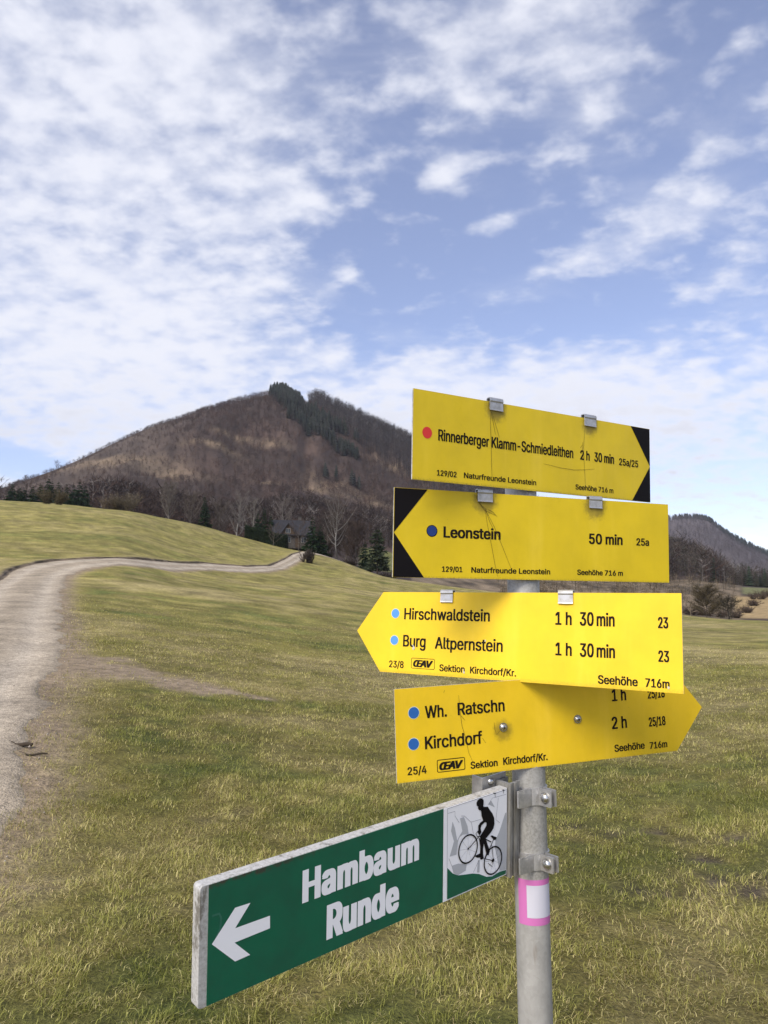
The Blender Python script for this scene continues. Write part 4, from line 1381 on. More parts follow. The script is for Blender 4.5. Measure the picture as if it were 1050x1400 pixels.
# --- woods that read as one mass
def unit_bare(r, twigs, trunk_r=0.014, crown_lo=0.3, wid=0.22, tw=0.016):
    S = Soup()
    S.add(*tube(np.array([(0, 0, -0.03), (0.01, 0, 0.45), (0, 0.01, 0.93)]), [trunk_r, trunk_r * 0.75, trunk_r * 0.2], 3))
    z = r.uniform(crown_lo, 0.95, twigs)
    P = np.stack([r.normal(0, 0.03, twigs), r.normal(0, 0.03, twigs), z], 1)
    D = rand_dirs(twigs, r, 0.15, 0.85)
    L = wid * (0.55 + 0.9 * np.sin(np.pi * np.clip((z - crown_lo) / (1 - crown_lo) * 0.85 + 0.15, 0, 1))) * r.uniform(0.6, 1.2, twigs)
    v, f = twig_tris(P, D, L, np.full(twigs, tw), r, 1)
    S.add(v, f)
    v, f = twig_tris(P + D * (L * 0.5)[:, None], D + rand_dirs(twigs, r, -0.3, 1) * 0.7, L * 0.6, np.full(twigs, tw * 0.8), r, 1)
    S.add(v, f)
    return np.concatenate(S.V), np.concatenate(S.F)


def unit_conifer(r):
    S = Soup()
    S.add(*tube(np.array([(0, 0, -0.03), (0, 0, 0.95)]), [0.014, 0.004], 3))
    for i in range(9):
        z = 0.10 + 0.88 * i / 9
        R = 0.21 * (1 - z) ** 0.8 + 0.015
        n = 9
        a = np.arange(n) * 6.283 / n + r.uniform(0, 1)
        P = np.stack([0 * a, 0 * a, z + 0.09 + 0 * a], 1)
        D = np.stack([np.cos(a), np.sin(a), 0 * a], 1) * R * r.uniform(0.7, 1.15, (n, 1)); D[:, 2] = -0.09 - 0.2 * R
        sd_ = np.stack([-np.sin(a), np.cos(a), 0 * a], 1) * R * 0.36
        v = np.stack([P, P + D - sd_, P + D + sd_], 1).reshape(-1, 3)
        S.add(v, np.arange(3 * n).reshape(-1, 3))
    return np.concatenate(S.V), np.concatenate(S.F)


def plant(name, units, x, y, h, w, c, mat, label, cat, jit=0.25):
    n = len(x)
    z = h0(x, y)
    V, F, C, base = [], [], [], 0
    u = rng.integers(0, len(units), n)
    ang = rng.uniform(0, 6.28, n)
    for q, (uv, uf) in enumerate(units):
        k = np.nonzero(u == q)[0]
        m = len(k)
        ca, sa = np.cos(ang[k])[:, None], np.sin(ang[k])[:, None]
        sx = (h[k] * w[k])[:, None]
        vx = (uv[None, :, 0] * ca - uv[None, :, 1] * sa) * sx + x[k][:, None]
        vy = (uv[None, :, 0] * sa + uv[None, :, 1] * ca) * sx + y[k][:, None]
        vz = uv[None, :, 2] * h[k][:, None] + z[k][:, None]
        V.append(np.stack([vx, vy, vz], -1).reshape(-1, 3))
        F.append((uf[None] + np.arange(m)[:, None, None] * len(uv)).reshape(-1, 3) + base)
        cc = c[k][:, None, :] * rng.uniform(1 - jit, 1 + jit, (m, len(uv), 1))
        C.append(cc.reshape(-1, 3))
        base += m * len(uv)
    o = mesh_obj(name, np.concatenate(V), np.concatenate(F), mat, None, False, np.concatenate(C))
    return tag(o, label, cat, kind='stuff')


UB = [unit_bare(np.random.default_rng(200 + i), 20, wid=0.26, crown_lo=0.12, tw=0.018) for i in range(8)]
UH = [unit_bare(np.random.default_rng(260 + i), 26, trunk_r=0.010, wid=0.40, crown_lo=0.02, tw=0.022) for i in range(8)]
UT = [unit_bare(np.random.default_rng(220 + i), 14, trunk_r=0.012, crown_lo=0.45, wid=0.17, tw=0.014) for i in range(8)]
UC = [unit_conifer(np.random.default_rng(240 + i)) for i in range(6)]


def scatter(n, px0, px1, d0, d1):
    a = rng.uniform(az_of(px0), az_of(px1), n)
    d = np.sqrt(rng.uniform(d0 ** 2, d1 ** 2, n))
    return np.sin(a) * d, np.cos(a) * d, a, d


def cols(n, choices, lo=0.7, hi=1.25):
    ch = np.array(choices)
    return ch[rng.integers(0, len(ch), n)] * rng.uniform(lo, hi, (n, 1))


def pxl(*pts):
    return np.array([hit(*p, dmin=250) for p in pts])


# dark spruces running down from the summit
CON_LINE = pxl((382, 532), (400, 550), (418, 566), (440, 580), (462, 590), (486, 602))
CON_LINE2 = pxl((380, 530), (395, 556), (404, 572), (425, 590), (452, 605), (476, 622))
CON_LOW = pxl((430, 652), (448, 656), (470, 660), (490, 668))
CON_LOW2 = pxl((345, 690), (372, 668), (395, 652))


def conifer_zone(x, y):
    P = np.stack([x, y], 1)
    s = np.zeros(len(x))
    for L, w in ((CON_LINE, 13), (CON_LINE2, 11)):
        s = np.maximum(s, np.exp(-(near_dist(P, L)[0] / w) ** 2))
    s = s * np.clip(0.35 + 1.9 * (fbm(x / 22, y / 40, 333, 3) - 0.25), 0, 1.1)
    for L, w in ((CON_LOW, 6),):
        s = np.maximum(s, 0.30 * np.exp(-(near_dist(P, L)[0] / w) ** 2))
    return s


# bare woodland over the mountain
x, y, a, d = scatter(46000, -140, 1000, 225, 1060)
nz = fbm(x / 45, y / 70, 301, 4)
cut = (1 - sstep(az_of(190), az_of(320), a)) * sstep(420, 540, d)
keep = np.clip(0.55 + 2.4 * (nz - 0.36), 0.18, 1) * (1 - 0.45 * cut)
clear = sstep(az_of(380), az_of(440), a) * (1 - sstep(az_of(640), az_of(760), a)) * sstep(330, 400, d) * (1 - sstep(560, 680, d))
keep *= (1 - 0.62 * clear)
keep *= (1 - sstep(az_of(580), az_of(640), a) * 0.6)
keep *= np.where(a > az_of(480), sstep(300, 330, d), 1)
keep *= np.where((a < az_of(125)), sstep(300, 350, d), 1)
keep *= 1 - 0.7 * (conifer_zone(x, y) > 0.5)
base = sstep(225, 260, d) * (1 - sstep(420, 520, d))
keep = np.maximum(keep, base * 0.9 * (a < az_of(470)) * (a > az_of(118)))
keep *= np.where((a < az_of(112)) & (d < 520), 0.22, 1)
k = rng.random(len(x)) < keep
x, y, a, d, cut, base = x[k], y[k], a[k], d[k], cut[k], base[k]
n = len(x)
h = rng.uniform(5.0, 9.5, n) * (1 + 0.55 * base) * (1 - 0.45 * cut)
c = cols(n, [(0.056, 0.037, 0.030), (0.042, 0.030, 0.025), (0.068, 0.043, 0.033), (0.048, 0.037, 0.033), (0.066, 0.052, 0.044)])
pale = (rng.random(n) < 0.10 * (base > 0.3)) [:, None]
c = np.where(pale, np.array([0.15, 0.132, 0.118]), c * (0.86 - 0.12 * base[:, None]))
wooded = base > 0.3
plant('bare_woodland', UB, x[wooded], y[wooded], h[wooded], rng.uniform(0.8, 1.3, wooded.sum()), c[wooded], M_TWIG, 'leafless brown wood of taller trees along the foot of the mountain', 'woodland')
lowc = cols(n, [(0.072, 0.044, 0.034), (0.052, 0.036, 0.030), (0.084, 0.053, 0.040), (0.060, 0.044, 0.038), (0.074, 0.056, 0.046)]) * (0.75 + 0.5 * fbm(x / 38, y / 60, 351, 3))[:, None]
low = ~wooded
plant('hillside_thicket', UH, x[low], y[low], (h * 0.72)[low], rng.uniform(0.8, 1.3, low.sum()), lowc[low], M_TWIG, 'leafless reddish brown thicket and young wood covering the slopes of the mountain', 'woodland')

# tall stand with visible trunks on the right flank of the summit
x, y, a, d = scatter(6500, 418, 760, 700, 1080)
dc = conifer_zone(x, y)
ridge_lo = np.interp(a, [az_of(418), az_of(440), az_of(500), az_of(560), az_of(700)], [930, 860, 770, 730, 760])
k = (d > ridge_lo) & (dc < 0.4)
x, y, a, d = x[k], y[k], a[k], d[k]
n = len(x)
plant('tall_woodland', UT, x, y, rng.uniform(13, 20, n), rng.uniform(0.8, 1.2, n), cols(n, [(0.050, 0.043, 0.040), (0.042, 0.035, 0.033), (0.085, 0.074, 0.067), (0.035, 0.030, 0.028)]), M_TWIG,
      'tall grey bare wood with straight trunks along the right shoulder of the mountain', 'woodland')

x, y, a, d = scatter(24000, 330, 560, 330, 1010)
k = rng.random(len(x)) < np.clip(conifer_zone(x, y) * 1.15 - 0.22, 0, 0.8)
x, y = x[k], y[k]
n = len(x)
plant('spruce_wood', UC, x, y, rng.uniform(9, 17, n), rng.uniform(0.8, 1.2, n), cols(n, [(0.022, 0.028, 0.021), (0.027, 0.033, 0.023), (0.034, 0.036, 0.028)]), M_NEEDLE,
      'dark spruce wood running down from the summit of the mountain', 'woodland')

# woods on the rise beyond the right field
x, y, a, d = scatter(2600, 840, 1180, 330, 520)
nz = fbm(x / 30, y / 30, 311, 3)
dome = a < az_of(985)
k = rng.random(len(x)) < np.where(dome, np.where(d > 345, 0.95, 0.2), (d > 360) * (d < 430) * 0.8)
x, y, d, nz = x[k], y[k], d[k], nz[k]
con = rng.random(len(x)) < np.where(d < 410, 0.62, 0.25) * (nz > 0.42)
n = con.sum()
plant('conifer_wood', UC, x[con], y[con], rng.uniform(6, 11, n), rng.uniform(0.9, 1.4, n), cols(n, [(0.016, 0.022, 0.014), (0.022, 0.030, 0.018), (0.030, 0.030, 0.020)]), M_NEEDLE,
      'dark conifer wood on the rise behind the right meadow', 'woodland')
n = (~con).sum()
plant('rise_woodland', UB, x[~con], y[~con], rng.uniform(7, 12, n), rng.uniform(0.9, 1.3, n), cols(n, [(0.065, 0.050, 0.042), (0.08, 0.062, 0.05), (0.06, 0.055, 0.042)]), M_TWIG,
      'bare brown wood on the rise behind the right meadow, mixed among its conifers', 'woodland')

# dry scrub on the slope between the right meadow and the wood
x, y, a, d = scatter(2600, 680, 1010, 140, 335)
k = rng.random(len(x)) < np.clip(fbm(x / 14, y / 14, 315, 3) * 2.4 - 0.85, 0, 1)
x, y = x[k], y[k]
n = len(x)
plant('dry_scrub', UB, x, y, rng.uniform(1.2, 3.4, n), rng.uniform(1.2, 2.0, n), cols(n, [(0.15, 0.115, 0.075), (0.09, 0.068, 0.045), (0.21, 0.165, 0.11), (0.055, 0.050, 0.032)]), M_TWIG, 'dry brown scrub on the slope beyond the right meadow', 'scrub')


# ------------------------------------------------------------------ far hill
def far_hill():
    sil = [(560, 812), (700, 780), (800, 742), (860, 722), (915, 713), (945, 710), (972, 713), (985, 722), (1000, 733), (1025, 746), (1050, 758), (1090, 775), (1150, 792), (1260, 812), (1350, 822)]
    D = 2300.0
    n, m = 260, 60
    pxs = np.linspace(560, 1350, n)
    ys = pchip(np.array([p[0] for p in sil], float), np.array([p[1] for p in sil], float), pxs)
    az = np.array([az_of(p) for p in pxs])
    top = np.array([EYE + D * tan_el(p, q) for p, q in zip(pxs, ys)])
    V, C = np.zeros((n, m, 3)), np.zeros((n, m, 3))
    for j in range(m):
        t = j / (m - 1)
        d = 1300 + 1700 * t
        prof = sstep(0, 0.59, t) if t < 0.59 else 1 - 0.9 * sstep(0.59, 1, t)
        x, y = np.sin(az) * d, np.cos(az) * d
        nz = fbm(x / 160, y / 260, 401, 5) - 0.5
        z = 8 + (top - 8) * prof + nz * 42 * min(1, t * 3) * (1 if t < 0.5 else 0.45)
        V[:, j] = np.stack([x, y, z], 1)
        q = fbm(x / 110, y / 150, 405, 4)
        c = np.array([0.100, 0.082, 0.080]) * (0.75 + 0.5 * q)[:, None]
        dk = np.clip((q - 0.53) * 7, 0, 1)[:, None]
        c = c + (np.array([0.028, 0.034, 0.026]) - c) * dk
        pale = 0.5 * np.clip((0.40 - q) * 6, 0, 1)[:, None] * (1 - sstep(0.2, 0.32, t))
        c = c + (np.array([0.14, 0.13, 0.065]) - c) * pale
        C[:, j] = c
    i = (np.arange(n - 1)[:, None] * m + np.arange(m - 1)[None, :])
    F = np.stack([i, i + 1, i + m + 1, i + m], -1).reshape(-1, 4)[:, ::-1]
    o = mesh_obj('far_hill', V.reshape(-1, 3), F, MATS['meadow_and_hillside'], None, True, C.reshape(-1, 3))
    tag(o, kind='structure')
    # trees that roughen its skyline and slopes
    nt = 14000
    ti, tj = rng.uniform(0, n - 1.01, nt), rng.uniform(6, m * 0.66, nt)
    a, b = ti.astype(int), tj.astype(int)
    P = V[a, b] + (V[a + 1, b] - V[a, b]) * (ti - a)[:, None] + (V[a, b + 1] - V[a, b]) * (tj - b)[:, None]
    hh = rng.uniform(9, 17, nt)
    isc = fbm(P[:, 0] / 110, P[:, 1] / 150, 405, 4) > 0.585
    for nm, sel, un, pal, mt, lab in (('distant_conifers', isc, UC[:2], [(0.020, 0.028, 0.018)], M_NEEDLE, 'dark conifers on the far hill at the right edge of the picture'),
                                      ('distant_woodland', ~isc, UB[:3], [(0.092, 0.075, 0.073), (0.080, 0.066, 0.064)], M_TWIG, 'bare brown wood on the far hill at the right edge of the picture')):
        k = np.nonzero(sel)[0]
        uu = rng.integers(0, len(un), len(k))
        S = Soup()
        for q in range(len(un)):
            kk = k[uu == q]
            if not len(kk): continue
            uv, uf = un[q]
            v = uv[None] * (hh[kk][:, None, None] * np.array([1.4, 1.4, 1.0])) + P[kk][:, None, :]
            f = (uf[None] + np.arange(len(kk))[:, None, None] * len(uv)).reshape(-1, 3)
            S.add(v.reshape(-1, 3), f, np.repeat(cols(len(kk), pal), len(uv), 0))
        tag(S.build(nm, mt), lab, 'woodland', kind='stuff')


far_hill()

# ------------------------------------------------------------------ signpost and its signs (millimetres in each sign's own plane)
import os
try:        # the sans-serif that ships inside Blender itself
    FONT = bpy.data.fonts.load(os.path.join(bpy.utils.resource_path('LOCAL'), 'datafiles', 'fonts', 'Inter.woff2'))
except Exception:
    FONT = None


def text_mesh(name, body, u, v, width, cap, mat, parent, y, weight=0.012, shear=0.0, rot=0.0, spacing=1.0):
    """a line of lettering whose baseline starts at (u, v), fitted to its width and capital height;
    bold strokes are the same outline laid several times round a small circle, each layer a hair in front of the last"""
    def raw(s):
        """outlines of the letters: one list of [outer, hole, hole...] per separate stroke shape"""
        cu = bpy.data.curves.new('lettering', 'FONT')
        cu.body = s
        if FONT:
            cu.font = FONT
        cu.size = 1.0
        cu.shear = shear
        cu.space_character = spacing
        ob = bpy.data.objects.new('lettering', cu)
        COL.objects.link(ob)
        dg = bpy.context.evaluated_depsgraph_get()
        ev = ob.evaluated_get(dg)
        cv = ev.to_curve(dg)
        loops = []
        for sp in cv.splines:
            pts = []
            if sp.type == 'BEZIER':
                bp = sp.bezier_points
                n = len(bp)
                for i in range(n):
                    p0, p1 = bp[i], bp[(i + 1) % n]
                    A, B, C, D = (np.array(q[:2]) for q in (p0.co, p0.handle_right, p1.handle_left, p1.co))
                    dev = np.linalg.norm(np.cross(np.append(D - A, 0), np.append(B - A, 0))) + np.linalg.norm(np.cross(np.append(D - A, 0), np.append(C - A, 0)))
                    m = 1 if dev < 1e-6 else 5
                    for k in range(m):
                        t = k / m
                        pts.append(A * (1 - t) ** 3 + 3 * B * t * (1 - t) ** 2 + 3 * C * t * t * (1 - t) + D * t ** 3)
            else:
                pts = [np.array(q.co[:2]) for q in sp.points]
            if len(pts) > 2:
                loops.append(np.array(pts))
        ev.to_curve_clear()
        bpy.data.objects.remove(ob)
        bpy.data.curves.remove(cu)

        return loops

    hc = raw('H')
    allh = np.concatenate(hc)
    y0c = allh[:, 1].min()
    capr = allh[:, 1].max() - y0c
    loops = raw(body)
    ap = np.concatenate(loops)
    x0, x1 = ap[:, 0].min(), ap[:, 0].max()
    # fill by winding number, so that strokes of one letter may overlap
    vin, ein, base = [], [], 0
    for L in loops:
        n = len(L)
        vin += [Vector((float(q[0]), float(q[1]))) for q in L]
        ein += [(base + i, base + (i + 1) % n) for i in range(n)]
        base += n
    vo, _, fo, _, _, _ = delaunay_2d_cdt(vin, ein, [], 0, 1e-5)
    P = np.array([tuple(q)[:2] for q in vo])
    T = np.array([tuple(f) for f in fo])
    cen = P[T].mean(1)
    wn = np.zeros(len(T))
    for L in loops:
        A, B = L, np.roll(L, -1, 0)
        up = (A[None, :, 1] <= cen[:, None, 1]) & (B[None, :, 1] > cen[:, None, 1])
        dn = (A[None, :, 1] > cen[:, None, 1]) & (B[None, :, 1] <= cen[:, None, 1])
        side = (B[None, :, 0] - A[None, :, 0]) * (cen[:, None, 1] - A[None, :, 1]) - (cen[:, None, 0] - A[None, :, 0]) * (B[None, :, 1] - A[None, :, 1])
        wn += (up & (side > 0)).sum(1) - (dn & (side < 0)).sum(1)
    T = T[np.abs(wn) > 0.5]
    grow = weight * cap / capr                      # stroke growth on each side, in mm
    gz = grow * 0.45
    offs = [(0.0, 0.0)] if grow <= 0 else [(a * grow, c * gz) for a in (-1, -0.5, 0, 0.5, 1) for c in (-1, 1)]
    X = (P[:, 0] - x0) * ((width - 2 * grow) / (x1 - x0)) + grow
    Z = (P[:, 1] - y0c) * ((cap - 2 * gz) / capr) + gz
    V, F = [], []
    for k, (ox, oz) in enumerate(offs):
        V.append(np.stack([u + X + ox, np.full(len(X), y - 0.010 * k), v + Z + oz], 1) / 1000.0)
        F.append(T + k * len(X))
    return mesh_obj(name, np.concatenate(V), np.concatenate(F), mat, parent)


def S_(v):
    return v / 1000.0


def mm(poly):
    return [(a / 1000.0, b / 1000.0) for a, b in poly]


def sign_root(name, T, ang, label, cat='signpost arm', group=None):
    o = empty(name, (T[0], T[1], T[2] + EYE))
    o.rotation_euler = (math.radians(ang[2]), -math.radians(ang[1]), math.radians(ang[0]))
    return tag(o, label, cat, group)


def panel(poly, th, face_mat, root, edge=None, name='panel', bend=None):
    mb = MB().prism(mm(poly), 0.0, th / 1000.0)
    o = mb.build(name, face_mat, root)
    o.data.materials.append(edge or M_EDGE)
    for i, p in enumerate(o.data.polygons):
        p.material_index = 0 if i == 0 else 1
    return o


def clip(u, w, top, bot, root, bright=False):
    """bent aluminium tongue hooked over the upper edge of a sign"""
    prof = [(-2.3, bot), (-3.4, bot + 0.6), (-2.6, bot + 3), (-2.4, top - 9), (-3.6, top - 6.5), (-3.2, top - 2.5), (-1.0, top), (6.0, top), (8.2, top - 2), (8.4, -14),
            (6.8, -14), (6.6, top - 2.8), (5.4, top - 1.6), (-0.6, top - 1.6), (-1.7, top - 3.2), (-2.0, top - 6.2), (-0.9, top - 9), (-0.9, bot + 2.6)]
    n = len(prof)
    x0, x1 = S_(u - w / 2), S_(u + w / 2)
    v = [(x0, S_(a), S_(b)) for a, b in prof] + [(x1, S_(a), S_(b)) for a, b in prof]
    f = [tuple(range(n)), tuple(range(2 * n - 1, n - 1, -1))] + [(i, (i + 1) % n, (i + 1) % n + n, i + n) for i in range(n)]
    return mesh_obj('clip', v, f, M_ALU, root)


def rail(u0, u1, root):
    MB().box(S_(u0), S_(u1), 0.0034, 0.0095, -0.034, -0.006, 0.002).build('mounting_rail', M_ALU, root)


def dot(u, v, r, mat, root, rim=None, rimr=1.15):
    if rim is not None:
        rm = MB().disc(S_(u), S_(v), S_(r * rimr), -0.0003).build('dot_rim', rim, root)
        MB().disc(S_(u), S_(v), S_(r), -0.0005).build('route_dot', mat, root)
    else:
        MB().disc(S_(u), S_(v), S_(r), -0.0004).build('route_dot', mat, root)


def club_logo(box, tx, root, rim):
    (x0, z1), (x1, _), _, (_, z0) = box
    r = 3.0
    pts, inn = [], []
    for cx, cz, a0 in ((x1 - r, z0 + r, -90), (x1 - r, z1 - r, 0), (x0 + r, z1 - r, 90), (x0 + r, z0 + r, 180)):
        for k in range(6):
            a = math.radians(a0 + 18 * k)
            pts.append((cx + r * math.cos(a), cz + r * math.sin(a)))
            inn.append((cx + (r - rim) * math.cos(a), cz + (r - rim) * math.sin(a)))
    n = len(pts)
    v = [(S_(a), -0.0003, S_(b)) for a, b in pts] + [(S_(a), -0.0003, S_(b)) for a, b in inn]
    f = [(i, (i + 1) % n, (i + 1) % n + n, i + n) for i in range(n)]
    fr = mesh_obj('club_emblem', v, f, M_BLACK, root)
    u, vv, w, cap = tx
    text_mesh('emblem_lettering', 'ŒAV', u, vv, w, cap, M_BLACK, fr, -0.4, 0.050, 0.25, 0, 0.85)


def scratches(lines, root, w=0.5):
    for L in lines:
        pts = mm(L)
        MB().line(pts, [S_(w * (0.35 + 0.65 * math.sin(math.pi * (i + 0.5) / len(pts)))) for i in range(len(pts))], -0.00075).build('scratch', M_SCR, root)


def writing(root, rows, wt, lift=-0.45):
    for nm, s, u, v, w, cap, bold in rows:
        text_mesh(nm, s, u, v, w, cap, M_BLACK, root, lift, wt * bold)


# --- first sign: red dot
GROUP = 'yellow hiking direction signs on the post'
s1 = sign_root('direction_sign', (0.0505, 1.2303, 0.3763), (31.27, 0.54, 2.87), 'topmost yellow sign with a red dot and a black notched right end, pointing right', 'sign', GROUP)
panel([(0, -157.5), (605, -157.5), (605, 0), (0, 0)], 3, sign_paint('yellow_paint_red_route', YELLOW_OLD, 1.0, [(182, -12, 0.026), (425, -12, 0.024)] and [(.182, -.012, .026), (.425, -.012, .024)]), s1)
MB().sheet(mm([(546, -0.5), (604.5, -81), (604.5, -0.5)][::-1]), -0.0004).build('black_corner', M_BLACKSHEET, s1)
MB().sheet(mm([(604.5, -81), (548, -157), (604.5, -157)]), -0.0004).build('black_corner', M_BLACKSHEET, s1)
dot(29.6, -73.9, 10.2, M_RED, s1)
writing(s1, [('destination_text', 'Rinnerberger Klamm-Schmiedleithen', 53.0, -84.9, 325.7, 20.0, 1.25), ('walking_time', '2 h', 397.9, -85.5, 26.3, 19.0, 1.6), ('walking_time', '30 min', 437.3, -85.6, 57.4, 19.0, 1.6),
             ('route_number', '25a/25', 509.5, -86.2, 58.1, 14.3, 1.5), ('sign_number', '129/02', 51.1, -146.5, 42.4, 9.8, 1.6), ('club_text', 'Naturfreunde Leonstein', 109.7, -146.0, 171.4, 9.8, 1.6),
             ('altitude_text', 'Seehöhe 716 m', 384.6, -146.0, 107.1, 10.2, 1.6)], 0.013)
clip(182, 31, 8, -16.5, s1); clip(425, 33, 8, -16.5, s1)
rail(120, 500, s1)
scratches([[(170, -8), (169, -40), (171, -80), (172.5, -120), (173.5, -140)], [(172, -20), (180, -38), (187, -56), (190, -64)], [(170, -18), (176, -40), (181, -60)], [(167, 0), (165, -8), (171, -14)],
           [(300, -103), (345, -107), (380, -108), (410, -105), (438, -101)], [(405, -50), (404, -66), (406, -86)], [(403, -56), (398, -62)], [(411, -20), (407, -60), (409, -100), (412, -140)]], s1, 0.7)

# --- second sign: dark blue dot
s2 = sign_root('direction_sign', (0.0178, 1.2756, 0.2115), (19.31, -0.27, 2.61), 'second yellow sign from the top, with dark blue dot and black notched left end', 'sign', GROUP)
panel([(0, -156.5), (585, -156.5), (585, 0), (0, 0)], 3, sign_paint('yellow_paint_navy_route', tuple(c * 0.94 for c in YELLOW_OLD), 1.0, [(.176, -.014, .027), (.413, -.013, .027)]), s2)
MB().sheet(mm([(0.8, -0.5), (0.8, -78.5), (63, -0.5)]), -0.0004).build('black_corner', M_BLACKSHEET, s2)
MB().sheet(mm([(0.8, -78.5), (0.8, -156), (58.5, -156)]), -0.0004).build('black_corner', M_BLACKSHEET, s2)
dot(72.5, -73.5, 9.2, M_NAVY, s2, M_BLACK, 1.15)
writing(s2, [('destination_text', 'Leonstein', 94.7, -84.3, 113.9, 19.8, 2.0), ('walking_time', '50 min', 398.3, -85.4, 76.7, 20.0, 1.9), ('route_number', '25a', 507.3, -84.8, 30.0, 14.2, 1.7),
             ('sign_number', '129/01', 92.8, -145.0, 39.6, 9.4, 1.6), ('club_text', 'Naturfreunde Leonstein', 150.1, -145.4, 162.8, 9.8, 1.7), ('altitude_text', 'Seehöhe 716 m', 371.8, -145.0, 103.2, 10.0, 1.8)], 0.013)
clip(176, 30, 7, -17, s2); clip(413, 29, 7, -17, s2)
rail(120, 480, s2)
scratches([[(176, -28), (182, -60), (190, -95), (197, -128), (203, -152)], [(177, -30), (196, -62), (214, -100), (232, -140)], [(155, -4), (165, -20), (176, -32), (198, -40)], [(158, -6), (170, -24), (180, -31)],
           [(178, -32), (186, -52), (194, -66)], [(183, -30), (192, -34), (201, -42)]], s2, 0.65)

# --- third sign: two light blue dots
s3 = sign_root('direction_sign', (-0.0009, 1.5300, 0.0353), (-32.98, -0.9, -3.43), 'third yellow sign from the top, two light blue dots and a pointed left end', 'sign', GROUP)
panel([(0, -160.3), (580, -160.3), (580, 0), (0, 0), (-61.1, -80.3)], 3, sign_paint('yellow_paint_light_route', YELLOW_NEW, 0.45, [(.386, -.014, .012)]), s3)
for u, v in ((31.3, -43), (31.3, -96.4)):
    dot(u, v, 8.9, M_LBLUE, s3, M_RIM, 1.13)
writing(s3, [('destination_text', 'Hirschwaldstein', 52.2, -54.3, 187.7, 22.4, 1), ('destination_text', 'Burg', 52.1, -107.9, 51.8, 22.9, 1), ('destination_text', 'Altpernstein', 124.6, -109.0, 142.4, 22.5, 1),
             ('walking_time', '1 h', 366.9, -56.7, 29.9, 22.8, 1.1), ('walking_time', '30', 411.1, -56.9, 24.6, 23.4, 1.1), ('walking_time', 'min', 440.6, -57.1, 31.0, 22.6, 1.1),
             ('walking_time', '1 h', 367.3, -109.9, 29.7, 22.4, 1.1), ('walking_time', '30', 411.2, -110.2, 24.5, 23.2, 1.1), ('walking_time', 'min', 440.4, -110.0, 31.4, 22.3, 1.1),
             ('route_number', '23', 542.4, -57.6, 16.3, 18.2, 1.2), ('route_number', '23', 542.0, -111.9, 17.0, 18.3, 1.2), ('sign_number', '23/8', 21.3, -150.2, 34.3, 13.3, 1), ('club_text', 'Sektion', 136.2, -151.0, 54.3, 12.8, 1.2),
             ('club_text', 'Kirchdorf/Kr.', 201.6, -151.4, 92.4, 12.6, 1.2), ('altitude_text', 'Seehöhe', 442.5, -153.5, 66.2, 14.2, 1.3), ('altitude_text', '716m', 520.8, -153.5, 38.0, 14.0, 1.3)], 0.017)
club_logo([(72.7, -128.9), (125.6, -128.9), (125.6, -149.4), (72.7, -149.4)], (77.2, -146.2, 44.5, 13.6), s3, 1.0)
clip(148, 27, 5, -20, s3); clip(386, 27, 5, -20, s3)
rail(110, 450, s3)
for u, v, r in ((77, -110, 3.4), (75.5, -105, 1.5), (232, -90, 1.8), (189, -150, 2.2), (557, -152, 2.4), (188, -146, 1.2)):
    MB().sheet([(S_(u + r * math.cos(k * 0.7) * (0.6 + 0.5 * random.random())), S_(v + r * 1.3 * math.sin(k * 0.7) * (0.6 + 0.5 * random.random()))) for k in range(9)], -0.0008).build('chipped_spot', M_BARE, s3)

# --- fourth sign: two mid blue dots
s4 = sign_root('direction_sign', (0.0172, 1.2860, -0.1348), (17.77, 2.18, 1.19), 'lowest yellow sign, with two mid blue dots, exposed bolts and a pointed right end', 'sign', GROUP)
panel([(0, -155.5), (567, -155.5), (631.6, -78.5), (565.5, 0), (0, 0)], 3, sign_paint('yellow_paint_mid_route', tuple(c * 0.88 for c in YELLOW_NEW), 0.8, [(.2012, -.086, .020), (.3527, -.080, .009)]), s4)
for u, v in ((33.9, -41.8), (31.8, -93.6)):
    dot(u, v, 9.6, M_BLUE, s4, M_RIM, 1.10)
writing(s4, [('destination_text', 'Wh.', 54.2, -52.8, 40.6, 20.9, 1), ('destination_text', 'Ratschn', 115.2, -52.4, 90.6, 21.2, 1), ('destination_text', 'Kirchdorf', 52.3, -104.3, 107.5, 21.2, 1),
             ('sign_number', '25/4', 19.3, -144.0, 34.4, 12.9, 1), ('club_text', 'Sektion', 135.4, -145.2, 51.9, 11.9, 1.2), ('club_text', 'Kirchdorf/Kr.', 198.2, -145.0, 88.6, 12.7, 1.2),
             ('walking_time', '1 h', 428.8, -52.4, 31.1, 22.0, 1.1), ('route_number', '25/18', 508.2, -53.3, 38.7, 16.9, 1.1), ('walking_time', '2 h', 425.2, -103.0, 32.8, 22.2, 1.1),
             ('route_number', '25/18', 506.8, -105.2, 37.8, 16.9, 1.1), ('altitude_text', 'Seehöhe', 427.7, -144.4, 66.6, 12.8, 1.3), ('altitude_text', '716m', 505.5, -146.4, 39.5, 12.5, 1.3)], 0.017)
club_logo([(73.0, -124.0), (125.4, -124.0), (125.4, -145.4), (73.0, -145.4)], (77.0, -141.8, 44.6, 13.4), s4, 1.3)
for u, v in ((201.2, -79.9), (352.7, -78.1)):
    b = MB()
    b.cyl_y(S_(u), S_(v), 0.0078, -0.0014, -0.0001)
    b.dome(S_(u), S_(v), 0.0058, -0.0014, 0.0042)
    auto_smooth(b.build('bolt', M_CHROME, s4), 50)
    h = MB()
    h.line([(S_(u - 2.2), S_(v)), (S_(u + 2.2), S_(v))], 0.0011, -0.0058)
    h.line([(S_(u), S_(v - 2.2)), (S_(u), S_(v + 2.2))], 0.0011, -0.0059)
    h.build('bolt_recess', M_BLACKSHEET, s4)
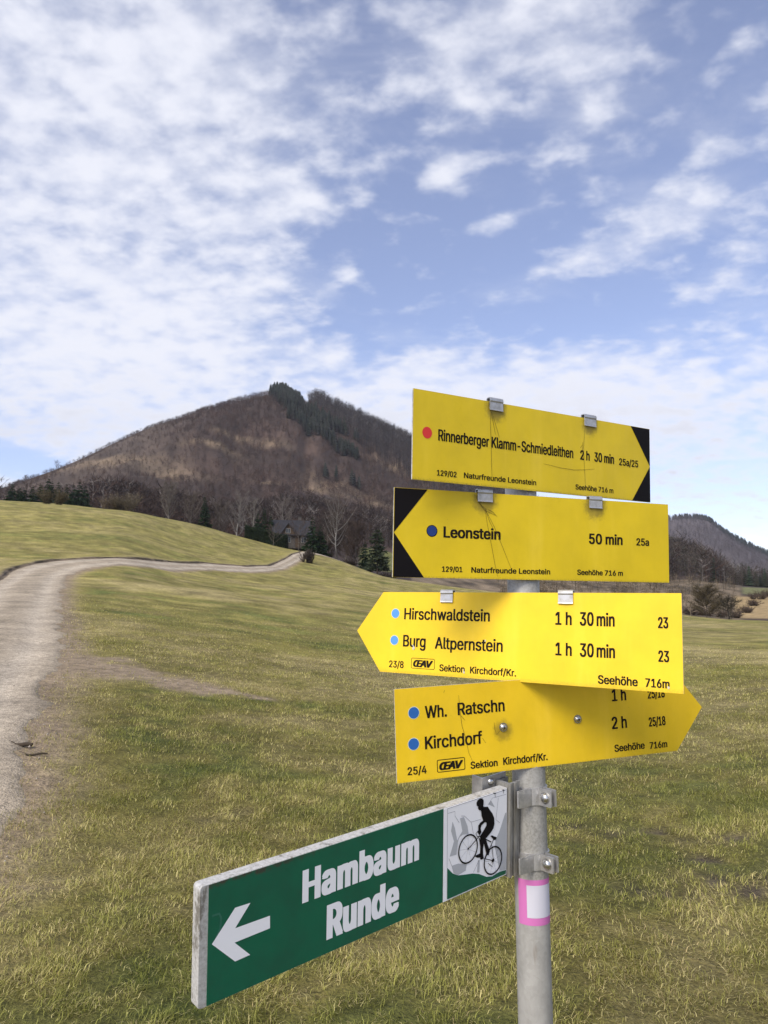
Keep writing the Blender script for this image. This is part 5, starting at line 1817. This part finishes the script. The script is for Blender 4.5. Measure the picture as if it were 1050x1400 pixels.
scratches([[(118, -18), (119, -40), (122, -70), (128, -92), (133, -118), (140, -134)], [(184, -70), (185, -84), (188, -92), (196, -84)], [(120, -52), (128, -62)], [(92, -8), (90, -12)], [(160, -95), (166, -104)]], s4, 0.6)
MB().box(0.17, 0.38, 0.0034, 0.0098, -0.092, -0.066, 0.002).build('mounting_rail', M_ALU, s4)

# --- green cycle route sign
g = sign_root('cycle_route_sign', (-0.2201, 0.9739, -0.3403), (40.53, 3.07, 4.7), 'green cycle route sign with white arrow and a black cyclist picture, lowest on the post', 'sign')
TH = 18.0
W_ = 574.0
r_ = 5.0
prof = [(0.8, 0.3), (W_, 0.3), (W_, -149.5), (0.8, -149.5)]
bx = MB()
prof2 = []
for cx, cz, a0 in ((r_ - 10, -149.5 + r_, 180), (W_ - 1, -149.5 + 1, 270), (W_ - 1, 0.3 - 1, 0), (r_ - 10, 0.3 - r_, 90)):
    rr = r_ if cx < 100 else 1
    for k in range(5):
        a = math.radians(a0 + 22.5 * k)
        prof2.append((cx + rr * math.cos(a), cz + rr * math.sin(a)))
bx.prism(mm(prof2), 0.0, TH / 1000)
body = bx.build('sign_box', M_EDGE, g)
bv = body.modifiers.new('bevel', 'BEVEL')
bv.width = 0.0035; bv.segments = 3; bv.limit_method = 'ANGLE'; bv.angle_limit = math.radians(50)
front = MB().prism(mm([(2.0, -148.2), (415.5, -148.2), (415.5, -0.8), (2.0, -0.8)]), -0.0009, -0.0001).build('green_face', M_GREEN, g)
pic = MB().prism(mm([(416.5, -148.6), (572.5, -148.6), (572.5, -0.9), (416.5, -0.9)]), -0.0009, -0.0001).build('picture_face', M_WHITE, g)
text_mesh('destination_text', 'Hambaum', 142.7, -66.4, 219.1, 44.1, M_WHITE, g, -1.2, 0.036, spacing=1.07)
text_mesh('destination_text', 'Runde', 184.8, -129.8, 136.3, 47.7, M_WHITE, g, -1.2, 0.036, spacing=1.07)
MB().sheet(mm([(7.3, -74.6), (39.2, -39.7), (61.5, -40.4), (39.7, -65.6), (91.5, -66.3), (91.8, -82.7), (39.3, -83.5), (62.5, -106.8), (40.6, -107.5)][::-1]), -0.0012).build('arrow', M_WHITE, g)
# rubbed patch left of the arrow
MB().line(mm([(7, -40), (17, -40), (19.5, -46), (19, -58), (13, -68)]), 0.0028, -0.0011).line(mm([(18.5, -47), (18, -57)]), 0.0014, -0.0013).build('rubbed_patch', M_RUB, g)
yA, yB, yC, yD = -0.0012, -0.0015, -0.0018, -0.0021
for P in ([(436.3, -25.5), (442, -37.5), (447.8, -58.7), (451.1, -54.9), (445.9, -80.9), (430.5, -80.1), (440.1, -58.2), (433.2, -39.9)],
          [(454, -24.4), (463, -24.2), (472.3, -41.8), (474.7, -54.7), (461.1, -52.5), (451.2, -54.7), (448.5, -60.5), (459.9, -46.4)],
          [(567.9, -42.2), (571, -41.6), (571, -139.5), (554, -137.1), (541.2, -93.5), (543.5, -81.3), (553.2, -69.3)],
          [(435.1, -96.1), (450.5, -96.6), (470.8, -102.9), (468.6, -113), (450.8, -115.3), (439.6, -108.7)],
          [(523.4, -16.9), (530.1, -11.6), (540.5, -26)], [(498.4, -104.2), (503.1, -105.5), (502.2, -125.5), (496.3, -123.8)]):
    MB().sheet(mm(P), yA).build('rock_shape', M_GREY, pic)
for P in ([(425, -9.6), (441.6, -10.1), (441.7, -17.7), (451.8, -30.8)], [(456.2, -21.1), (464.1, -22.9), (480.2, -36.7), (504.6, -37.8)], [(523.4, -17.7), (532.9, -8.7), (568.8, -10)],
          [(548.9, -11.4), (543.1, -47.7), (553.1, -54.9)], [(481.3, -37.8), (486.2, -57.5)], [(500.7, -104.8), (487, -121.2)], [(428.4, -82.3), (435.1, -96.1)], [(424.2, -1.9), (571.4, -1.9)], [(424.2, -1.9), (424.4, -96)]):
    MB().line(mm(P), 0.0006, yB).build('rock_outline', material('outline_print', (0.20, 0.20, 0.22), 0.5, 0, 0.3), pic)
MB().sheet(mm([(424.7, -96.2), (437.5, -108.8), (450.8, -115.6), (468, -119), (484.7, -122.1), (501, -127.5), (520, -137.6), (534.5, -140.9), (554, -138.4), (570.5, -140.3), (570.5, -146.6), (425, -146.6)][::-1]), yB - 0.0001).build('green_ground', M_GREEN, pic)
cy = MB()
for P in ([(493, -7.8), (496, -4.1), (501.8, -2.3), (507.7, -3.5), (510.9, -7.4), (510.9, -13.4), (509.6, -18.7), (505.3, -19.2), (503.7, -22.7), (499.7, -21.5), (496.8, -17.3), (497.8, -15.1), (493.8, -12.7)],
          [(504.4, -21.7), (509.6, -18.1), (521.5, -20.5), (526.4, -26.6), (533.7, -34.7), (538.2, -43.4), (539.1, -53.1), (536.5, -60.5), (530.7, -65.4), (522.8, -69.8), (517.3, -72.8), (519.3, -78.4), (524.2, -89.1), (527.9, -96.4), (524.4, -102.5), (519.6, -101.3), (514.7, -86.6), (512.2, -79.7), (510.4, -88.6), (510.5, -96.5), (512.5, -104.9), (505.4, -105.3), (503, -102.3), (505.3, -98.3), (503, -94.5), (503.3, -83.7), (502.7, -71), (503.1, -64.9), (511.9, -57.6), (518.5, -51.4), (518.5, -46.6), (513.7, -43.9), (509.9, -42.2), (509.4, -39.7), (506.2, -32.7)],
          [(489, -94.7), (498.3, -94), (505.3, -93.6), (510.1, -99.5), (505.4, -101.4), (496, -99.2)], [(509.8, -41.1), (515.1, -44.6), (505.7, -48.3), (504.1, -52.6), (505.8, -59.3), (501.2, -63.4), (495.9, -57.2), (497.8, -54.2), (498.1, -46.5), (502.8, -42.9)],
          [(505, -17), (511, -17), (511, -24), (504, -24)]):
    cy.sheet(mm(P), yC)
cy.build('cyclist_silhouette', M_BLACKSHEET, pic)
bk = MB()
for k, (cx, cz) in enumerate(((473.2, -78.6), (535.9, -114.3))):
    bk.ring(S_(cx), S_(cz), 0.0212, 0.0238, yD)
    for q in range(9):
        a = q * 0.698 + 0.2
        bk.line(mm([(cx, cz), (cx + 21.5 * math.cos(a), cz + 21.5 * math.sin(a))]), 0.00022, yD)
    bk.disc(S_(cx), S_(cz), 0.0016 if k == 0 else 0.0032, yD)
for P, w in (([(473.2, -78.9), (501.4, -64.2), (503, -60)], 1.5), ([(501.4, -65.2), (530.6, -81.9)], 1.7), ([(500.3, -67.3), (508.7, -103.2)], 1.7), ([(537.4, -78.5), (516.5, -104.9)], 1.6), ([(531.9, -87.1), (536.6, -114.8)], 1.1),
             ([(512.5, -104.9), (536.6, -114.8)], 1.1), ([(496.6, -55.5), (492, -58.2), (495.6, -64.5), (501.4, -64.4)], 1.2), ([(523.4, -115.7), (534.8, -125.1), (536, -118)], 1.0)):
    bk.line(mm(P), S_(w), yD)
bk.sheet(mm([(528.4, -71.2), (532.7, -71.3), (545, -77.7), (543, -81.2), (537.4, -80.4), (533.7, -76)][::-1]), yD)
bk.build('bicycle_silhouette', M_BLACKSHEET, pic)
# two stains at the upper corner
MB().line(mm([(536, -1), (543, -2.5)]), 0.0018, yB).line(mm([(540, -2), (541, -9)]), 0.0008, yB).line(mm([(560, -0.8), (565, -2)]), 0.0020, yB).line(mm([(562, -1.5), (562.6, -7)]), 0.0009, yB).build('stain', M_BLACK, pic)
# channel that holds the sign, closed towards the post
ch = MB()
ch.prism(mm([(575, -154), (580.5, -154), (580.5, 7), (575, 7)]), -0.0065, 0.0270)
ch.prism(mm([(580.7, -154), (604, -154), (604, 7), (580.7, 7)]), -0.0035, 0.0005)
ch.prism(mm([(580.7, -154), (604, -154), (604, 7), (580.7, 7)]), 0.0230, 0.0270)
ch.prism(mm([(588, -154), (594, -154), (594, 7), (588, 7)]), -0.0065, -0.0037)
M_CHAN = material('weathered_zinc', (0.25, 0.24, 0.22), 0.5, 0.3, 0.5, lambda N, b: N.t.links.new(N.mix(N.ramp(N.noise(N.mapping(obj_co(N), scale=(1, 1, 0.3)), 60, 5, 0.65), 0.3, 0.7), (0.30, 0.29, 0.265), (0.17, 0.16, 0.14)), b.inputs['Base Color']))
ch.build('mounting_channel', M_CHAN, g)
fl = MB()
fl.box(0.540, 0.603, 0.0275, 0.0305, -0.018, 0.016, 0.001)
fl.box(0.540, 0.543, 0.0307, 0.052, -0.018, 0.016)
fo = fl.build('rear_bracket', M_ALU, g)
bb = MB(); bb.dome(0.562, 0.006, 0.007, 0.0273, 0.005)
auto_smooth(bb.build('bolt', M_CHROME, fo), 50)

# --- the post itself
PZ = lambda t: 1.1123 - t                       # height on the post
post = empty('signpost', (0.2637, 1.3734, 0.0))
post.rotation_euler = (-0.02, 0, 0)
tag(post, 'round grey galvanised steel post carrying all the signs, with a pink sticker low on it', 'post')
PR = 0.0300


def lathe(prof, n=48):
    v, f = [], []
    for r, z in prof:
        v += [(r * math.cos(6.28318 * i / n), r * math.sin(6.28318 * i / n), z) for i in range(n)]
    for k in range(len(prof) - 1):
        for i in range(n):
            j = (i + 1) % n
            f.append((k * n + i, k * n + j, (k + 1) * n + j, (k + 1) * n + i))
    f.append(tuple(range(len(v) - n, len(v))))
    return v, f


pz = [(PR, -0.35), (PR, 0.3), (PR, 0.7), (PR, 1.1), (PR, 1.5), (PR, 1.928), (PR - 0.002, 1.930)]
auto_smooth(mesh_obj('pole', *lathe(pz), M_STEEL, post), 50)


def arc_strip(phi0, phi1, z0, z1, r, mat, name, parent, base=0.0, n=28, th=None):
    """a strip wrapped round the post between two bearings"""
    v, f = [], []
    rad = [r] if th is None else [r, r - th]
    for q in range(n + 1):
        a = phi0 + (phi1 - phi0) * q / n + base
        for rr in rad:
            v += [(rr * math.cos(a), rr * math.sin(a), z0), (rr * math.cos(a), rr * math.sin(a), z1)]
    k = 2 * len(rad)
    for q in range(n):
        b = q * k
        f.append((b, b + k, b + k + 1, b + 1))
        if th is not None:
            f += [(b + 2, b + 3, b + k + 3, b + k + 2), (b, b + 2, b + k + 2, b + k), (b + 1, b + k + 1, b + k + 3, b + 3)]
    if th is not None:
        f += [(0, 1, 3, 2), (n * k, n * k + 2, n * k + 3, n * k + 1)]
    o = mesh_obj(name, v, f, mat, parent)
    return auto_smooth(o, 40)


TOCAM = math.atan2(-1.3734, -0.2637)            # bearing from the post towards the viewer
st = arc_strip(math.radians(-50), math.radians(112), PZ(0.057), PZ(-0.0175), PR + 0.0004, M_PINK, 'sticker', post, TOCAM)
M_PAPER = material('sticker_paper', (0.50, 0.49, 0.54), 0.6, 0, 0.3)
arc_strip(math.radians(-17), math.radians(80), PZ(0.0445), PZ(-0.0085), PR + 0.0008, M_PAPER, 'sticker_label', st, TOCAM)

YAWG = math.radians(40.5)
YAWE = TOCAM + math.radians(47)                 # the clamps close on the near right side of the post
for t0, t1 in ((-0.172, -0.143), (-0.061, -0.034)):
    z0, z1 = PZ(t1), PZ(t0)
    zc = (z0 + z1) / 2
    cl = arc_strip(math.radians(12), math.radians(348), z0, z1, PR + 0.0028, M_ALU, 'clamp', post, YAWE, 56, 0.0026)
    for y0, y1 in ((-0.0085, -0.0055), (0.0030, 0.0060)):
        ear = MB().box(0.0305, 0.0590, y0, y1, z0, z1, 0.0012).build('clamp_ear', M_ALU, cl)
        ear.rotation_euler = (0, 0, YAWE)
    strap = MB().box(-0.0600, -0.0235, -0.0245, -0.0215, z0, z1, 0.001).build('clamp_strap', M_ALU, cl)
    strap.rotation_euler = (0, 0, YAWG)
    bm = MB()
    bm.cyl_y(0.0455, zc, 0.0098, -0.0100, -0.0087, 24)
    bm.dome(0.0455, zc, 0.0086, -0.0100, 0.0058)
    bm.cyl_y(0.0455, zc, 0.0030, -0.0055, 0.0150, 12)
    bm.cyl_y(0.0455, zc, 0.0062, 0.0061, 0.0115, 6)
    b = auto_smooth(bm.build('clamp_bolt', M_CHROME, cl), 45)
    b.rotation_euler = (0, 0, YAWE)

# ------------------------------------------------------------------ the air between here and the far hills
hz = MB().box(-2600, 2600, -700, 3300, -260, 420)
HZ = bpy.data.materials.new('haze')
HZ.use_nodes = True
NH = NT(HZ.node_tree)
oh = NH.new('ShaderNodeOutputMaterial')
pv = NH.new('ShaderNodeVolumePrincipled')
pv.inputs['Color'].default_value = (0.88, 0.90, 1.0, 1)
pv.inputs['Density'].default_value = 0.00007
pv.inputs['Anisotropy'].default_value = 0.2
NH.t.links.new(pv.outputs[0], oh.inputs['Volume'])
tag(hz.build('haze', HZ), kind='stuff')
